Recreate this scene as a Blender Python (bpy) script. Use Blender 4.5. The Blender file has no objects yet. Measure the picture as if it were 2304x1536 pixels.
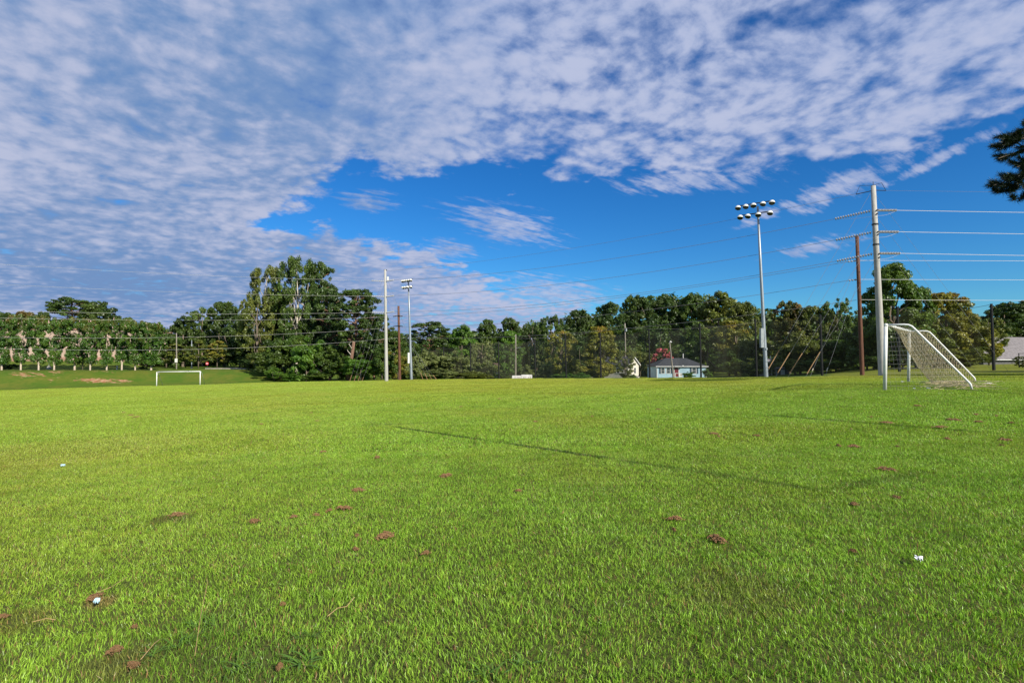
import bpy, math, random
import numpy as np
from mathutils import Vector, Matrix

R = math.radians
rng = np.random.default_rng(11)
random.seed(7)
scene = bpy.context.scene
COL = scene.collection
F = 1150.0          # focal length in photo pixels
HZ = 800.0          # horizon row
CX = 1152.0
CAMH = 1.5

# ------------------------------------------------------------------ helpers
def tag(o, label=None, cat=None, group=None, kind=None):
    if label: o['label'] = label
    if cat: o['category'] = cat
    if group: o['group'] = group
    if kind: o['kind'] = kind
    return o

def empty(name, loc, rz=0.0, scale=None):
    o = bpy.data.objects.new(name, None)
    o.empty_display_size = 0.3
    COL.objects.link(o)
    o.location = loc
    o.rotation_euler = (0, 0, rz)
    if scale is not None: o.scale = scale
    return o

def link_mesh(name, me, mat=None, parent=None):
    o = bpy.data.objects.new(name, me)
    COL.objects.link(o)
    if mat is not None and len(me.materials) == 0: me.materials.append(mat)
    if parent is not None: o.parent = parent
    return o

class MB:
    """collects geometry, builds one mesh object"""
    def __init__(s): s.v = []; s.f = []
    def add(s, vs, fs):
        b = len(s.v); s.v += [tuple(p) for p in vs]; s.f += [tuple(b+i for i in f) for f in fs]
    def box(s, c, size, rz=0.0, M=None):
        hx, hy, hz = size[0]/2, size[1]/2, size[2]/2
        co = [Vector((x, y, z)) for z in (-hz, hz) for y in (-hy, hy) for x in (-hx, hx)]
        m = Matrix.Translation(c) @ Matrix.Rotation(rz, 4, 'Z')
        if M is not None: m = M @ m
        s.add([m @ p for p in co], [(0,2,3,1),(4,5,7,6),(0,1,5,4),(2,6,7,3),(0,4,6,2),(1,3,7,5)])
    def tube(s, pts, rads, n=8, cap=True):
        pts = [Vector(p) for p in pts]
        if not hasattr(rads, '__len__'): rads = [rads]*len(pts)
        rings = []
        up = Vector((0.013, 0.021, 1)).normalized()
        for i, p in enumerate(pts):
            a = pts[max(i-1, 0)]; b = pts[min(i+1, len(pts)-1)]
            t = (b-a)
            if t.length < 1e-9: t = Vector((0, 0, 1))
            t.normalize()
            ref = up if abs(t.dot(up)) < 0.95 else Vector((1, 0.1, 0)).normalized()
            u = t.cross(ref).normalized(); w = u.cross(t).normalized()
            rings.append([p + (u*math.cos(k*2*math.pi/n) + w*math.sin(k*2*math.pi/n))*rads[i] for k in range(n)])
        vs = [q for r in rings for q in r]; fs = []
        for i in range(len(rings)-1):
            for k in range(n):
                a = i*n+k; b = i*n+(k+1) % n
                fs.append((a, b, b+n, a+n))
        if cap:
            fs.append(tuple(range(n-1, -1, -1))); fs.append(tuple((len(rings)-1)*n+k for k in range(n)))
        s.add(vs, fs)
    def lathe(s, prof, M=None, n=16):
        """prof: list of (r,z)"""
        M = M or Matrix()
        vs = []; fs = []
        for r, z in prof:
            for k in range(n):
                a = 2*math.pi*k/n
                vs.append(M @ Vector((r*math.cos(a), r*math.sin(a), z)))
        for i in range(len(prof)-1):
            for k in range(n):
                a = i*n+k; b = i*n+(k+1) % n
                fs.append((a, b, b+n, a+n))
        s.add(vs, fs)
    def build(s, name, mat, parent=None, smooth=False):
        me = bpy.data.meshes.new(name)
        me.from_pydata(s.v, [], s.f)
        if smooth: me.shade_smooth()
        me.update()
        return link_mesh(name, me, mat, parent)

def quads_mesh(name, V, nper, tint=None):
    """V (N*nper,3) polygons of nper corners"""
    n = len(V)//nper
    me = bpy.data.meshes.new(name)
    me.vertices.add(len(V)); me.vertices.foreach_set('co', np.asarray(V, dtype=np.float32).ravel())
    me.loops.add(len(V)); me.loops.foreach_set('vertex_index', np.arange(len(V), dtype=np.int32))
    me.polygons.add(n); me.polygons.foreach_set('loop_start', np.arange(n, dtype=np.int32)*nper)
    me.update(calc_edges=True)
    if tint is not None:
        a = me.color_attributes.new('tint', 'FLOAT_COLOR', 'POINT')
        a.data.foreach_set('color', np.asarray(tint, dtype=np.float32).ravel())
    return me

def smooth01(t):
    t = np.clip(t, 0, 1); return t*t*(3-2*t)

# ------------------------------------------------------------------ terrain
_es = [-1.3, -1.0, -.697, -.4, -.25, 0, .3, .5, .737, 1.0, 1.4]
_ed = [80, 86, 94, 97, 92, 76, 57, 52, 47, 44, 40]
def edge(s): return np.interp(s, _es, _ed)
def terrain(x, d):
    x = np.asarray(x, float); d = np.asarray(d, float)
    s = np.where(d > 5, x/np.maximum(d, 5.0), x/5.0)
    s = np.clip(s, -3, 3)
    xc = np.clip(x, -130, 120); dc = np.clip(d, -30, 150)
    P = .0245*xc - .0252*dc
    P = P + 0.40*np.exp(-((x-17)**2+(d-22)**2)/(2*6.5**2))
    P = P + 0.03*np.sin(x*.21+1)*np.cos(d*.17) * smooth01((np.abs(d)-4)/12)
    e = edge(s)
    # bank on the left
    w = 1-smooth01((s+.54)/.16)
    w = w*(d > 20)
    P = P + w*smooth01((d-e)/11)*(-1.45-P)
    # building mound behind
    w2 = 1-smooth01((s+.775)/.075)
    w2 = w2*(d > 60)
    P = P + w2*smooth01((d-111)/14)*1.6
    # drop behind the field
    A = np.interp(s, [-.4, -.25, -.1, 0, .3, .45, .6, .72], [0, .3, .9, 1.3, 1.6, 1.5, .7, 0])
    P = P - A*smooth01((d-e-1)/26)*(d > 20)
    # hill far behind
    P = P + np.interp(s, [-.3, 0, .2, .5, .8, 1.2], [0, 1, 5, 5, 9, 14])*smooth01((d-140)/60)
    return P
def tz(x, d): return float(terrain(x, d))
def at(px, d, z=None):
    x = (px-CX)/F*d
    return Vector((x, d, tz(x, d) if z is None else z))
def zrow(y, d): return CAMH + (HZ-y)*d/F
def at2(px, y, d): return Vector(((px-CX)/F*d, d, zrow(y, d)))
def ray(px, y):
    d = 1.0
    s = (px-CX)/F; k = (HZ-y)/F
    while d < 130:
        if CAMH + k*d < tz(s*d, d): break
        d += max(.02, d*.004)
    return Vector((s*d, d, tz(s*d, d)))

# ------------------------------------------------------------------ materials
def newmat(name):
    m = bpy.data.materials.new(name); m.use_nodes = True
    nt = m.node_tree; nt.nodes.clear()
    return m, nt
class NT:
    """tiny node helper"""
    def __init__(s, nt): s.nt = nt
    def n(s, t, **kw):
        nd = s.nt.nodes.new(t)
        for k, v in kw.items():
            if k.startswith('i_'):
                key = k[2:]
                key = int(key) if key.isdigit() else key.replace('_', ' ')
                s.put(nd.inputs[key], v)
            else: setattr(nd, k, v)
        return nd
    def put(s, sock, v):
        if isinstance(v, bpy.types.NodeSocket): s.nt.links.new(v, sock)
        elif isinstance(v, (tuple, list)) and sock.type == 'RGBA' and len(v) == 3: sock.default_value = (*v, 1)
        else: sock.default_value = v
    def math(s, op, a, b=None, c=None, clamp=False):
        nd = s.nt.nodes.new('ShaderNodeMath'); nd.operation = op; nd.use_clamp = clamp
        s.put(nd.inputs[0], a)
        if b is not None: s.put(nd.inputs[1], b)
        if c is not None: s.put(nd.inputs[2], c)
        return nd.outputs[0]
    def vmath(s, op, a, b=None):
        nd = s.nt.nodes.new('ShaderNodeVectorMath'); nd.operation = op
        s.put(nd.inputs[0], a)
        if b is not None: s.put(nd.inputs[1], b)
        return nd.outputs[0]
    def mix(s, f, a, b, bt='MIX'):
        nd = s.nt.nodes.new('ShaderNodeMix'); nd.data_type = 'RGBA'; nd.blend_type = bt
        s.put(nd.inputs[0], f); s.put(nd.inputs[6], a); s.put(nd.inputs[7], b)
        return nd.outputs[2]
    def noise(s, vec, scale, detail=3, rough=.55, out=0, dist=0.0):
        nd = s.nt.nodes.new('ShaderNodeTexNoise')
        if vec is not None: s.put(nd.inputs['Vector'], vec)
        nd.inputs['Scale'].default_value = scale; nd.inputs['Detail'].default_value = detail
        nd.inputs['Roughness'].default_value = rough; nd.inputs['Distortion'].default_value = dist
        return nd.outputs[out]
    def ss(s, v, a, b, lo=0.0, hi=1.0):
        nd = s.nt.nodes.new('ShaderNodeMapRange'); nd.interpolation_type = 'SMOOTHSTEP'
        s.put(nd.inputs[0], v); s.put(nd.inputs[1], a); s.put(nd.inputs[2], b); s.put(nd.inputs[3], lo); s.put(nd.inputs[4], hi)
        return nd.outputs[0]
    def sep(s, v):
        nd = s.nt.nodes.new('ShaderNodeSeparateXYZ'); s.put(nd.inputs[0], v); return nd.outputs
    def comb(s, x, y, z):
        nd = s.nt.nodes.new('ShaderNodeCombineXYZ'); s.put(nd.inputs[0], x); s.put(nd.inputs[1], y); s.put(nd.inputs[2], z); return nd.outputs[0]
    def pos(s): return s.n('ShaderNodeNewGeometry').outputs['Position']
    def pos_y(s): return s.sep(s.pos())[1]
    def out(s, sh):
        o = s.nt.nodes.new('ShaderNodeOutputMaterial'); s.nt.links.new(sh, o.inputs[0])

def surf(name, col, rough=.7, var=.12, scale=3.0, metal=0.0, col2=None, bump=0.0, streak=None, spec=.3):
    """general weathered surface in object space"""
    m, nt = newmat(name); h = NT(nt)
    co = h.n('ShaderNodeTexCoord').outputs['Object']
    if streak: co = h.vmath('MULTIPLY', co, streak)
    nz = h.noise(co, scale, 5, .65)
    f = h.ss(nz, .35, .7)
    c2 = col2 or tuple(max(0, c*(1-2.2*var)) for c in col)
    c = h.mix(f, col, c2)
    fine = h.noise(co, scale*9, 3, .6)
    c = h.mix(var, c, h.mix(h.ss(fine, .3, .7), (0, 0, 0), (1, 1, 1)), 'OVERLAY')
    b = h.n('ShaderNodeBsdfPrincipled', i_Base_Color=c, i_Roughness=rough, i_Metallic=metal)
    b.inputs['Specular IOR Level'].default_value = spec
    if bump:
        bn = h.n('ShaderNodeBump', i_Strength=bump, i_Distance=.02, i_Height=fine)
        nt.links.new(bn.outputs[0], b.inputs['Normal'])
    h.out(b.outputs[0])
    return m

M = {}
M['concrete'] = surf('pale_concrete', (.42, .41, .37), .85, .14, 1.2, bump=.3, col2=(.36, .35, .32), streak=(2, 2, .25))
M['creosote'] = surf('brown_creosoted_wood', (.15, .068, .040), .8, .2, 2.0, col2=(.08, .035, .022), bump=.3, streak=(4, 4, .3))
M['wood'] = surf('weathered_wood', (.30, .27, .22), .9, .2, 2.0, bump=.3, streak=(4, 4, .3))
M['galv'] = surf('galvanised_steel', (.36, .40, .43), .45, .1, 1.5, metal=.55, streak=(2, 2, .3))
M['galv_dull'] = surf('grey_enclosure', (.33, .37, .38), .6, .08, 3)
M['white_metal'] = surf('white_painted_metal', (.78, .79, .76), .4, .05, 4, col2=(.66, .66, .60))
M['hood'] = surf('white_lamp_hood', (.74, .73, .66), .5, .06, 5)
M['hood_dark'] = surf('lamp_inner', (.05, .055, .035), .35, .1, 5)
M['dark_metal'] = surf('dark_metal', (.03, .03, .035), .6, .1, 3)
M['black_pole'] = surf('black_pole', (.012, .013, .013), .6, .1, 3)
M['cord'] = surf('tan_net_cord', (.54, .45, .27), .9, .15, 6)
M['cord_white'] = surf('pale_net_cord', (.62, .60, .53), .9, .1, 6)
M['porcelain'] = surf('grey_insulator', (.45, .45, .46), .35, .1, 6)
M['wire_bright'] = surf('sunlit_aluminium_wire', (.70, .69, .66), .5, .05, 1)  # wires toned span by span, sunlit and shaded looks put into the colour
M['wire_left'] = surf('lit_aluminium_wire', (.46, .45, .43), .6, .05, 1)  # same wire, sunlit tone of the left spans in its colour
M['wire_dark'] = surf('shaded_wire', (.20, .19, .20), .6, .05, 1)  # same wire, darkened in colour as it looks against the sky
M['wire_guy'] = surf('guy_wire', (.22, .22, .23), .5, .05, 1)
M['guard'] = surf('orange_guy_guard', (.42, .21, .075), .6, .1, 3, col2=(.44, .28, .12))
M['guard_pale'] = surf('pale_guy_guard', (.62, .55, .42), .6, .1, 3)
M['blue_siding'] = surf('light_blue_siding', (.40, .58, .68), .7, .05, 2)
M['trim'] = surf('white_trim', (.75, .75, .72), .6, .05, 3)
M['shutter'] = surf('dark_blue_shutter', (.035, .07, .10), .6, .1, 5)
M['pane'] = surf('dark_window_glass', (.02, .025, .025), .12, .1, 5, spec=.6)
M['red_door'] = surf('dark_red_door', (.16, .012, .025), .5, .1, 4)
M['shingle'] = surf('charcoal_shingles', (.055, .058, .065), .9, .2, 2.5, bump=.4, streak=(1, 1, 4))
M['shingle_grey'] = surf('grey_shingles', (.22, .20, .20), .9, .15, 2.5, bump=.4)
M['shingle_brown'] = surf('brown_shingles', (.13, .09, .07), .9, .2, 2.5)
M['cream'] = surf('cream_siding', (.72, .68, .58), .7, .06, 2)
M['stucco'] = surf('pink_beige_stucco', (.52, .38, .30), .9, .06, .6)
M['stucco_dark'] = surf('pink_brick_base', (.40, .23, .17), .9, .08, 1.2)
M['brick'] = surf('red_brick', (.20, .06, .04), .9, .2, 6)
M['grey_wall'] = surf('grey_wall', (.12, .12, .12), .8, .1, 2)
M['soil'] = surf('red_brown_soil', (.32, .185, .085), .95, .25, 22, col2=(.17, .09, .04), bump=.6)
M['paper'] = surf('white_paper', (.80, .81, .82), .8, .05, 10)
M['paper_blue'] = surf('pale_blue_paper', (.48, .68, .78), .8, .06, 10)
M['straw'] = surf('dry_straw', (.42, .29, .13), .9, .2, 10)
M['bark'] = surf('grey_bark', (.20, .16, .12), .95, .2, 2, bump=.5, streak=(3, 3, .6))
M['bark_red'] = surf('red_pine_bark', (.24, .14, .095), .95, .25, 3, bump=.5, streak=(3, 3, .8))
M['bark_pale'] = surf('pale_smooth_bark', (.52, .43, .33), .8, .1, 2, streak=(3, 3, .6))
M['bark_white'] = surf('white_sycamore_bark', (.55, .50, .42), .8, .25, 2, col2=(.22, .19, .15))
M['sign_red'] = surf('faded_red_sign', (.55, .03, .05), .4, .04, 3)
M['sign_white'] = surf('sign_white', (.80, .78, .78), .5, .03, 3)
M['globe'] = surf('white_globe', (.82, .82, .80), .3, .03, 3)
M['gravel'] = surf('pale_concrete_road', (.42, .38, .30), .9, .1, 2)

def leafmat(name, c1, c2, autumn=None, af=(.55, .7), flower=None, trans=.28):
    """leaves: colour varies clump to clump, leaf to leaf, tree to tree"""
    m, nt = newmat(name); h = NT(nt)
    tc = h.n('ShaderNodeTexCoord').outputs['Object']
    at_ = h.n('ShaderNodeAttribute', attribute_name='tint').outputs['Color']
    t = h.n('ShaderNodeSeparateColor'); h.put(t.inputs[0], at_)
    oi = h.n('ShaderNodeObjectInfo').outputs['Random']
    off = h.vmath('ADD', tc, h.comb(h.math('MULTIPLY', oi, 37.0), h.math('MULTIPLY', oi, 11.0), 0.0))
    big = h.noise(off, .38, 3, .6)
    c = h.mix(h.ss(big, .38, .66), c1, c2)
    if autumn:
        # rusty foliage, mostly in the upper and outer crown (G channel = height in crown)
        hh = h.math('ADD', h.math('MULTIPLY', t.outputs[1], .34), h.noise(off, .55, 3, .6))
        c = h.mix(h.ss(hh, af[0]+.12, af[1]+.12), c, autumn)
    if flower:
        c = h.mix(h.math('GREATER_THAN', t.outputs[2], .5), c, flower)
    v = h.math('MULTIPLY_ADD', t.outputs[0], 1.15, .62)
    c = h.mix(1.0, c, h.comb(v, v, v), 'MULTIPLY')
    d = h.n('ShaderNodeBsdfDiffuse', i_Color=c)
    g = h.n('ShaderNodeBsdfGlossy', i_Color=(.8, .85, .8), i_Roughness=.45)
    tr = h.n('ShaderNodeBsdfTranslucent', i_Color=h.mix(1.0, c, (1.25, 1.3, .55), 'MULTIPLY'))
    s1 = h.n('ShaderNodeMixShader', i_0=trans, i_1=d.outputs[0], i_2=tr.outputs[0])
    s2 = h.n('ShaderNodeMixShader', i_0=.035, i_1=s1.outputs[0], i_2=g.outputs[0])
    h.out(s2.outputs[0])
    return m
L = {
 'dark':  leafmat('dark_green_leaves', (.034, .064, .012), (.066, .100, .017)),
 'mid':   leafmat('green_leaves', (.042, .080, .012), (.082, .125, .017)),
 'bright': leafmat('bright_green_vines', (.060, .135, .014), (.10, .175, .02)),
 'maple': leafmat('maple_leaves', (.052, .100, .012), (.095, .145, .016)),
 'olive': leafmat('olive_leaves', (.085, .110, .018), (.130, .145, .024)),
 'yellow': leafmat('yellow_olive_leaves', (.135, .150, .020), (.195, .180, .025), autumn=(.23, .15, .022), af=(.66, .86)),
 'rust':  leafmat('rust_topped_leaves', (.058, .072, .013), (.095, .098, .018), autumn=(.165, .092, .022), af=(.60, .80)),
 'grey':  leafmat('grey_green_leaves', (.12, .150, .045), (.18, .205, .065)),
 'pine':  leafmat('pine_needles', (.034, .066, .012), (.066, .108, .016)),
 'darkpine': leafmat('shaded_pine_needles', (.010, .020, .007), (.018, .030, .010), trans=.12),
 'crape': leafmat('crape_myrtle_leaves', (.044, .105, .012), (.075, .135, .016), autumn=(.13, .115, .022), af=(.64, .84), flower=(.72, .45, .46)),
 'pink':  leafmat('pink_blossom_tree_leaves', (.045, .075, .014), (.07, .09, .02), flower=(.50, .11, .14)),
}

# turf colour node group, world position -> colour (field, bank, bare soil)
def turf_group():
    g = bpy.data.node_groups.new('turf_colour', 'ShaderNodeTree')
    g.interface.new_socket('Color', in_out='OUTPUT', socket_type='NodeSocketColor')
    h = NT(g)
    p = h.pos()
    x, y, z = h.sep(p)
    p2 = h.comb(x, y, 0.0)
    n1 = h.noise(p2, .10, 3, .6)
    n2 = h.noise(p2, .9, 4, .65)
    n3 = h.noise(p2, 5.0, 3, .6)
    far = h.ss(y, 6.0, 48.0)
    left = h.ss(h.math('SUBTRACT', h.math('MULTIPLY', y, -.25), x), -3.0, 5.0)      # paler turf on the left
    c = h.mix(far, (.195, .350, .034), (.280, .320, .034))
    c = h.mix(h.math('MULTIPLY', left, h.ss(y, 2.5, 7.0, .45, .8)), c, (.250, .345, .040))
    c = h.mix(h.math('MULTIPLY', h.ss(n1, .42, .66), .5), c, (.26, .255, .035))
    c = h.mix(h.math('MULTIPLY', h.ss(n2, .47, .70), .42), c, (.085, .190, .016))
    c = h.mix(h.math('MULTIPLY', h.ss(n3, .50, .72), .38), c, (.07, .155, .016))
    c = h.mix(h.math('MULTIPLY', h.ss(n3, .46, .28), .35), c, (.34, .38, .05))
    # worn brownish grass at the far left
    bx = h.math('ADD', x, 9.5); by = h.math('SUBTRACT', y, 10.5)
    rr = h.math('ADD', h.math('POWER', h.math('DIVIDE', bx, 2.6), 2.0), h.math('POWER', h.math('DIVIDE', by, 3.4), 2.0))
    c = h.mix(h.math('MULTIPLY', h.ss(h.math('ADD', rr, h.math('MULTIPLY', n2, 1.2)), 1.9, .6), .30), c, (.24, .19, .05))
    # weedy, darker patch with bare earth at the near left
    for wx, wy, wr, am, cw in WEEDY:
        q_ = h.math('ADD', h.math('POWER', h.math('SUBTRACT', x, wx), 2.0), h.math('POWER', h.math('SUBTRACT', y, wy), 2.0))
        q_ = h.math('ADD', h.math('DIVIDE', q_, wr*wr), h.math('MULTIPLY', h.math('SUBTRACT', n3, .5), 3.0))
        c = h.mix(h.math('MULTIPLY', h.ss(q_, 1.3, .3), am), c, cw)
    # darker lines set into the turf colour
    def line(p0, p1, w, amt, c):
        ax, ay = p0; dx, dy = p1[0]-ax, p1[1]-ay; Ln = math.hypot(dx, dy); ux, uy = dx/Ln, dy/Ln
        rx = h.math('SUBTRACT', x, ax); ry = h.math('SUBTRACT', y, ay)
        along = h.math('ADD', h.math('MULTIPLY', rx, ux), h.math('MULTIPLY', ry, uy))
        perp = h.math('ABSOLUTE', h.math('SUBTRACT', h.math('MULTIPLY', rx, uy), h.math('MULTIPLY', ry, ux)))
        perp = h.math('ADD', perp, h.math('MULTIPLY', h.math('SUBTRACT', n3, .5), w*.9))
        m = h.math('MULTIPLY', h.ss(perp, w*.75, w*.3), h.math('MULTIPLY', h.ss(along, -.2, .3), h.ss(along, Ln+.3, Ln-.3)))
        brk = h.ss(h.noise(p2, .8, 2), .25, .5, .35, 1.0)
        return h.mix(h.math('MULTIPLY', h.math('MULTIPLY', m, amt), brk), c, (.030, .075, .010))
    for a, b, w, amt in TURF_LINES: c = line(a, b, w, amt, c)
    o = g.nodes.new('NodeGroupOutput'); g.links.new(c, o.inputs[0])
    return g
def rp(px, y):
    v = ray(px, y); return (v.x, v.y)
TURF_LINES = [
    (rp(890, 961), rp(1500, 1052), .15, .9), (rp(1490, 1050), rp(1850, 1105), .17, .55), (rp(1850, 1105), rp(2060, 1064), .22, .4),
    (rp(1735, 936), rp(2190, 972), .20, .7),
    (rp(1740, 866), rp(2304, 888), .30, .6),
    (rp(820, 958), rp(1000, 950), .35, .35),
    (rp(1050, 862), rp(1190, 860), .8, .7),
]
WEEDY = [(*rp(420, 1440), .40, .42, (.050, .12, .016)), (*rp(290, 1485), .20, .55, (.15, .10, .045)), (*rp(240, 1352), .11, .7, (.24, .14, .07)), (*rp(560, 1510), .35, .5, (.05, .11, .018)), (*rp(30, 1400), .25, .5, (.16, .11, .04)), (*rp(1650, 1330), .40, .35, (.16, .12, .04)), (*rp(395, 1165), .22, .6, (.08, .07, .03))]
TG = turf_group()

def ground_mat():
    m, nt = newmat('turf_ground'); h = NT(nt)
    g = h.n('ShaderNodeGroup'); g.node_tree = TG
    under = h.mix(h.ss(h.pos_y(), 60, 25), h.mix(1.0, g.outputs[0], (.62, .60, .62), 'MULTIPLY'), (.080, .090, .024))      # thatch and earth below the blades, darkened for shade in the gaps
    p = h.pos(); x, y, z = h.sep(p); p2 = h.comb(x, y, 0.0)
    zn = h.n('ShaderNodeSeparateColor'); h.put(zn.inputs[0], h.n('ShaderNodeAttribute', attribute_name='zone').outputs['Color'])
    bank, edge_shade, dirt = zn.outputs[0], zn.outputs[1], zn.outputs[2]
    nb = h.noise(p2, .22, 5, .6); nf = h.noise(p2, 1.4, 4, .6)
    cb = h.mix(h.ss(nb, .36, .66), (.072, .130, .013), (.125, .142, .020))
    cb = h.mix(h.math('MULTIPLY', h.ss(nf, .45, .7), .5), cb, (.050, .105, .010))
    c = h.mix(bank, under, cb)
    c = h.mix(edge_shade, c, (.032, .066, .009))  # tree shade along the far edge, painted into the ground
    nd = h.noise(h.vmath('MULTIPLY', p2, (.6, 1.6, 1)), .9, 5, .7)
    thr = h.math('MULTIPLY_ADD', dirt, -.42, .80)
    fd = h.math('MULTIPLY', h.ss(nd, h.math('SUBTRACT', thr, .04), h.math('ADD', thr, .04)), h.math('GREATER_THAN', dirt, .02))
    c = h.mix(fd, c, h.mix(h.ss(nf, .4, .6), (.42, .26, .15), (.30, .12, .06)))
    b = h.n('ShaderNodeBsdfPrincipled', i_Base_Color=c, i_Roughness=.95)
    b.inputs['Specular IOR Level'].default_value = .1
    bn = h.n('ShaderNodeBump', i_Strength=.6, i_Distance=.05, i_Height=h.noise(p2, 9, 4, .7))
    nt.links.new(bn.outputs[0], b.inputs['Normal'])
    h.out(b.outputs[0]); return m

def blade_mat():
    m, nt = newmat('grass_blades'); h = NT(nt)
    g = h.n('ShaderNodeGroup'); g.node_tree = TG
    t = h.n('ShaderNodeSeparateColor'); h.put(t.inputs[0], h.n('ShaderNodeAttribute', attribute_name='tint').outputs['Color'])
    v = h.math('MULTIPLY_ADD', t.outputs[0], 1.35, .56)
    c = h.mix(1.0, g.outputs[0], h.comb(v, v, v), 'MULTIPLY')
    c = h.mix(h.ss(t.outputs[1], .55, 0.0, 0.0, .55), c, (.060, .060, .022))      # blade feet darkened, shade low in the turf painted in
    c = h.mix(h.math('GREATER_THAN', t.outputs[2], .5), c, (.30, .19, .08))      # dead blades
    d = h.n('ShaderNodeBsdfDiffuse', i_Color=c)
    tr = h.n('ShaderNodeBsdfTranslucent', i_Color=h.mix(1.0, c, (1.25, 1.3, .5), 'MULTIPLY'))
    gl = h.n('ShaderNodeBsdfGlossy', i_Color=(1, 1, 1), i_Roughness=.38)
    s1 = h.n('ShaderNodeMixShader', i_0=.27, i_1=d.outputs[0], i_2=tr.outputs[0])
    s2 = h.n('ShaderNodeMixShader', i_0=.022, i_1=s1.outputs[0], i_2=gl.outputs[0])
    h.out(s2.outputs[0]); return m

# ------------------------------------------------------------------ ground sheet
xs = np.unique(np.concatenate([np.array([-2500, -1200, -600, -350, -240, -190, -170]), np.arange(-155, 156, 1.25), np.array([170, 190, 240, 350, 600, 1200, 2500])]))
ys = np.unique(np.concatenate([np.array([-2500, -1200, -500, -200, -100, -60]), np.arange(-40, 201, 1.0), np.array([215, 240, 280, 350, 600, 1200, 2500])]))
XX, YY = np.meshgrid(xs, ys)
ZZ = terrain(XX, YY)
nx, ny = len(xs), len(ys)
V = np.stack([XX.ravel(), YY.ravel(), ZZ.ravel()], 1)
ii = np.arange((nx*ny)).reshape(ny, nx)
q = np.stack([ii[:-1, :-1].ravel(), ii[:-1, 1:].ravel(), ii[1:, 1:].ravel(), ii[1:, :-1].ravel()], 1)
me = bpy.data.meshes.new('ground')
me.vertices.add(len(V)); me.vertices.foreach_set('co', V.astype(np.float32).ravel())
me.loops.add(q.size); me.loops.foreach_set('vertex_index', q.astype(np.int32).ravel())
me.polygons.add(len(q)); me.polygons.foreach_set('loop_start', np.arange(len(q), dtype=np.int32)*4)
me.update(calc_edges=True); me.shade_smooth()
S = np.clip(V[:, 0]/np.maximum(V[:, 1], 5), -3, 3); E = edge(S)
inb = (V[:, 1] > 20)
zone = np.zeros((len(V), 4)); zone[:, 3] = 1
zone[:, 0] = smooth01((V[:, 1]-E+1.5)/3)*inb*np.where(S < .62, 1, 0) + smooth01((-V[:, 1]-30)/20)
zone[:, 1] = smooth01((V[:, 1]-E-.2)/2.0)*inb*smooth01((S-.02)/.06)*(1-smooth01((V[:, 1]-E-45)/6))*(1-smooth01((S-.56)/.06)) * .8  # weight of the dark strip that stands in for tree shade
# worn, bare clay on the bank (photo columns 20-110 and 180-290) and round the crape myrtle feet
def pp(px, y): return ray(px, y)
dz = np.zeros(len(V))
for (px, y, sx, sd, a) in ((65, 843, 5.5, 2.6, .75), (110, 853, 4.5, 1.6, .55), (215, 857, 6.5, 1.3, .95), (265, 856, 6, 1.3, .85), (130, 836, 3.4, 1.3, .9),
                           (30, 838, 4.5, 1.2, .6), (240, 837, 4, 1.1, .7), (385, 853, 2.5, 1.0, .45)):
    c = pp(px, y); dz = np.maximum(dz, a*np.exp(-((V[:, 0]-c.x)/sx)**2-((V[:, 1]-c.y)/sd)**2))
zone[:, 2] = dz
ca = me.color_attributes.new('zone', 'FLOAT_COLOR', 'POINT'); ca.data.foreach_set('color', zone.astype(np.float32).ravel())
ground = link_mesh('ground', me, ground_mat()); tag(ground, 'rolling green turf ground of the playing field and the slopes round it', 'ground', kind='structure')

# ------------------------------------------------------------------ grass (stuff, geometry nodes)
def make_patch(size, n, h0, h1, w0, w1, seed, lean=.5, tan=.035, clump=.0):
    r = np.random.default_rng(seed)
    bx = r.uniform(-size/2, size/2, n); by = r.uniform(-size/2, size/2, n)
    # height/lean vary in soft tufts
    ph = r.uniform(0, 6.28, 6)
    k = 2*math.pi/size; f_ = r.integers(1, 6, 4)
    tuft = .5+.25*np.sin(bx*k*f_[0]+ph[0]+np.sin(by*k*f_[1]+ph[1]))+.25*np.sin(by*k*f_[2]+ph[2]+np.cos(bx*k*f_[3]+ph[3]))
    hh = r.uniform(h0, h1, n)*(.78+.36*tuft)
    ww = r.uniform(w0, w1, n)
    a = r.uniform(0, 2*math.pi, n)
    la = r.normal(2.2, 1.6, n)+tuft*1.2
    lm = np.abs(r.normal(lean, .28, n))*hh
    lx, ly = np.cos(la)*lm, np.sin(la)*lm
    ux, uy = np.cos(a)*ww/2, np.sin(a)*ww/2
    z0 = np.full(n, -.012)
    def P(fx, side, z):
        return np.stack([bx+lx*fx+ux*side, by+ly*fx+uy*side, z], 1)
    hz = np.sqrt(np.maximum(hh**2-(lm*.8)**2, (.25*hh)**2))
    A, B = P(0, 1, z0), P(0, -1, z0)
    C, D = P(.35, .85, hz*.55), P(.35, -.85, hz*.55)
    T = P(1.0, 0, hz)
    V = np.stack([A, B, D, B*0+D, C, A], 1)
    tri = np.stack([A, B, D, A, D, C, C, D, T], 1).reshape(-1, 3)
    rr = r.uniform(0, 1, n)
    dead = (r.uniform(0, 1, n) < tan).astype(float)
    hfr = np.array([0, 0, .55, 0, .55, .55, .55, .55, 1.0])
    t = np.zeros((n, 9, 4)); t[:, :, 0] = rr[:, None]; t[:, :, 1] = hfr[None]; t[:, :, 2] = dead[:, None]; t[:, :, 3] = 1
    return tri, t.reshape(-1, 4)

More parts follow.
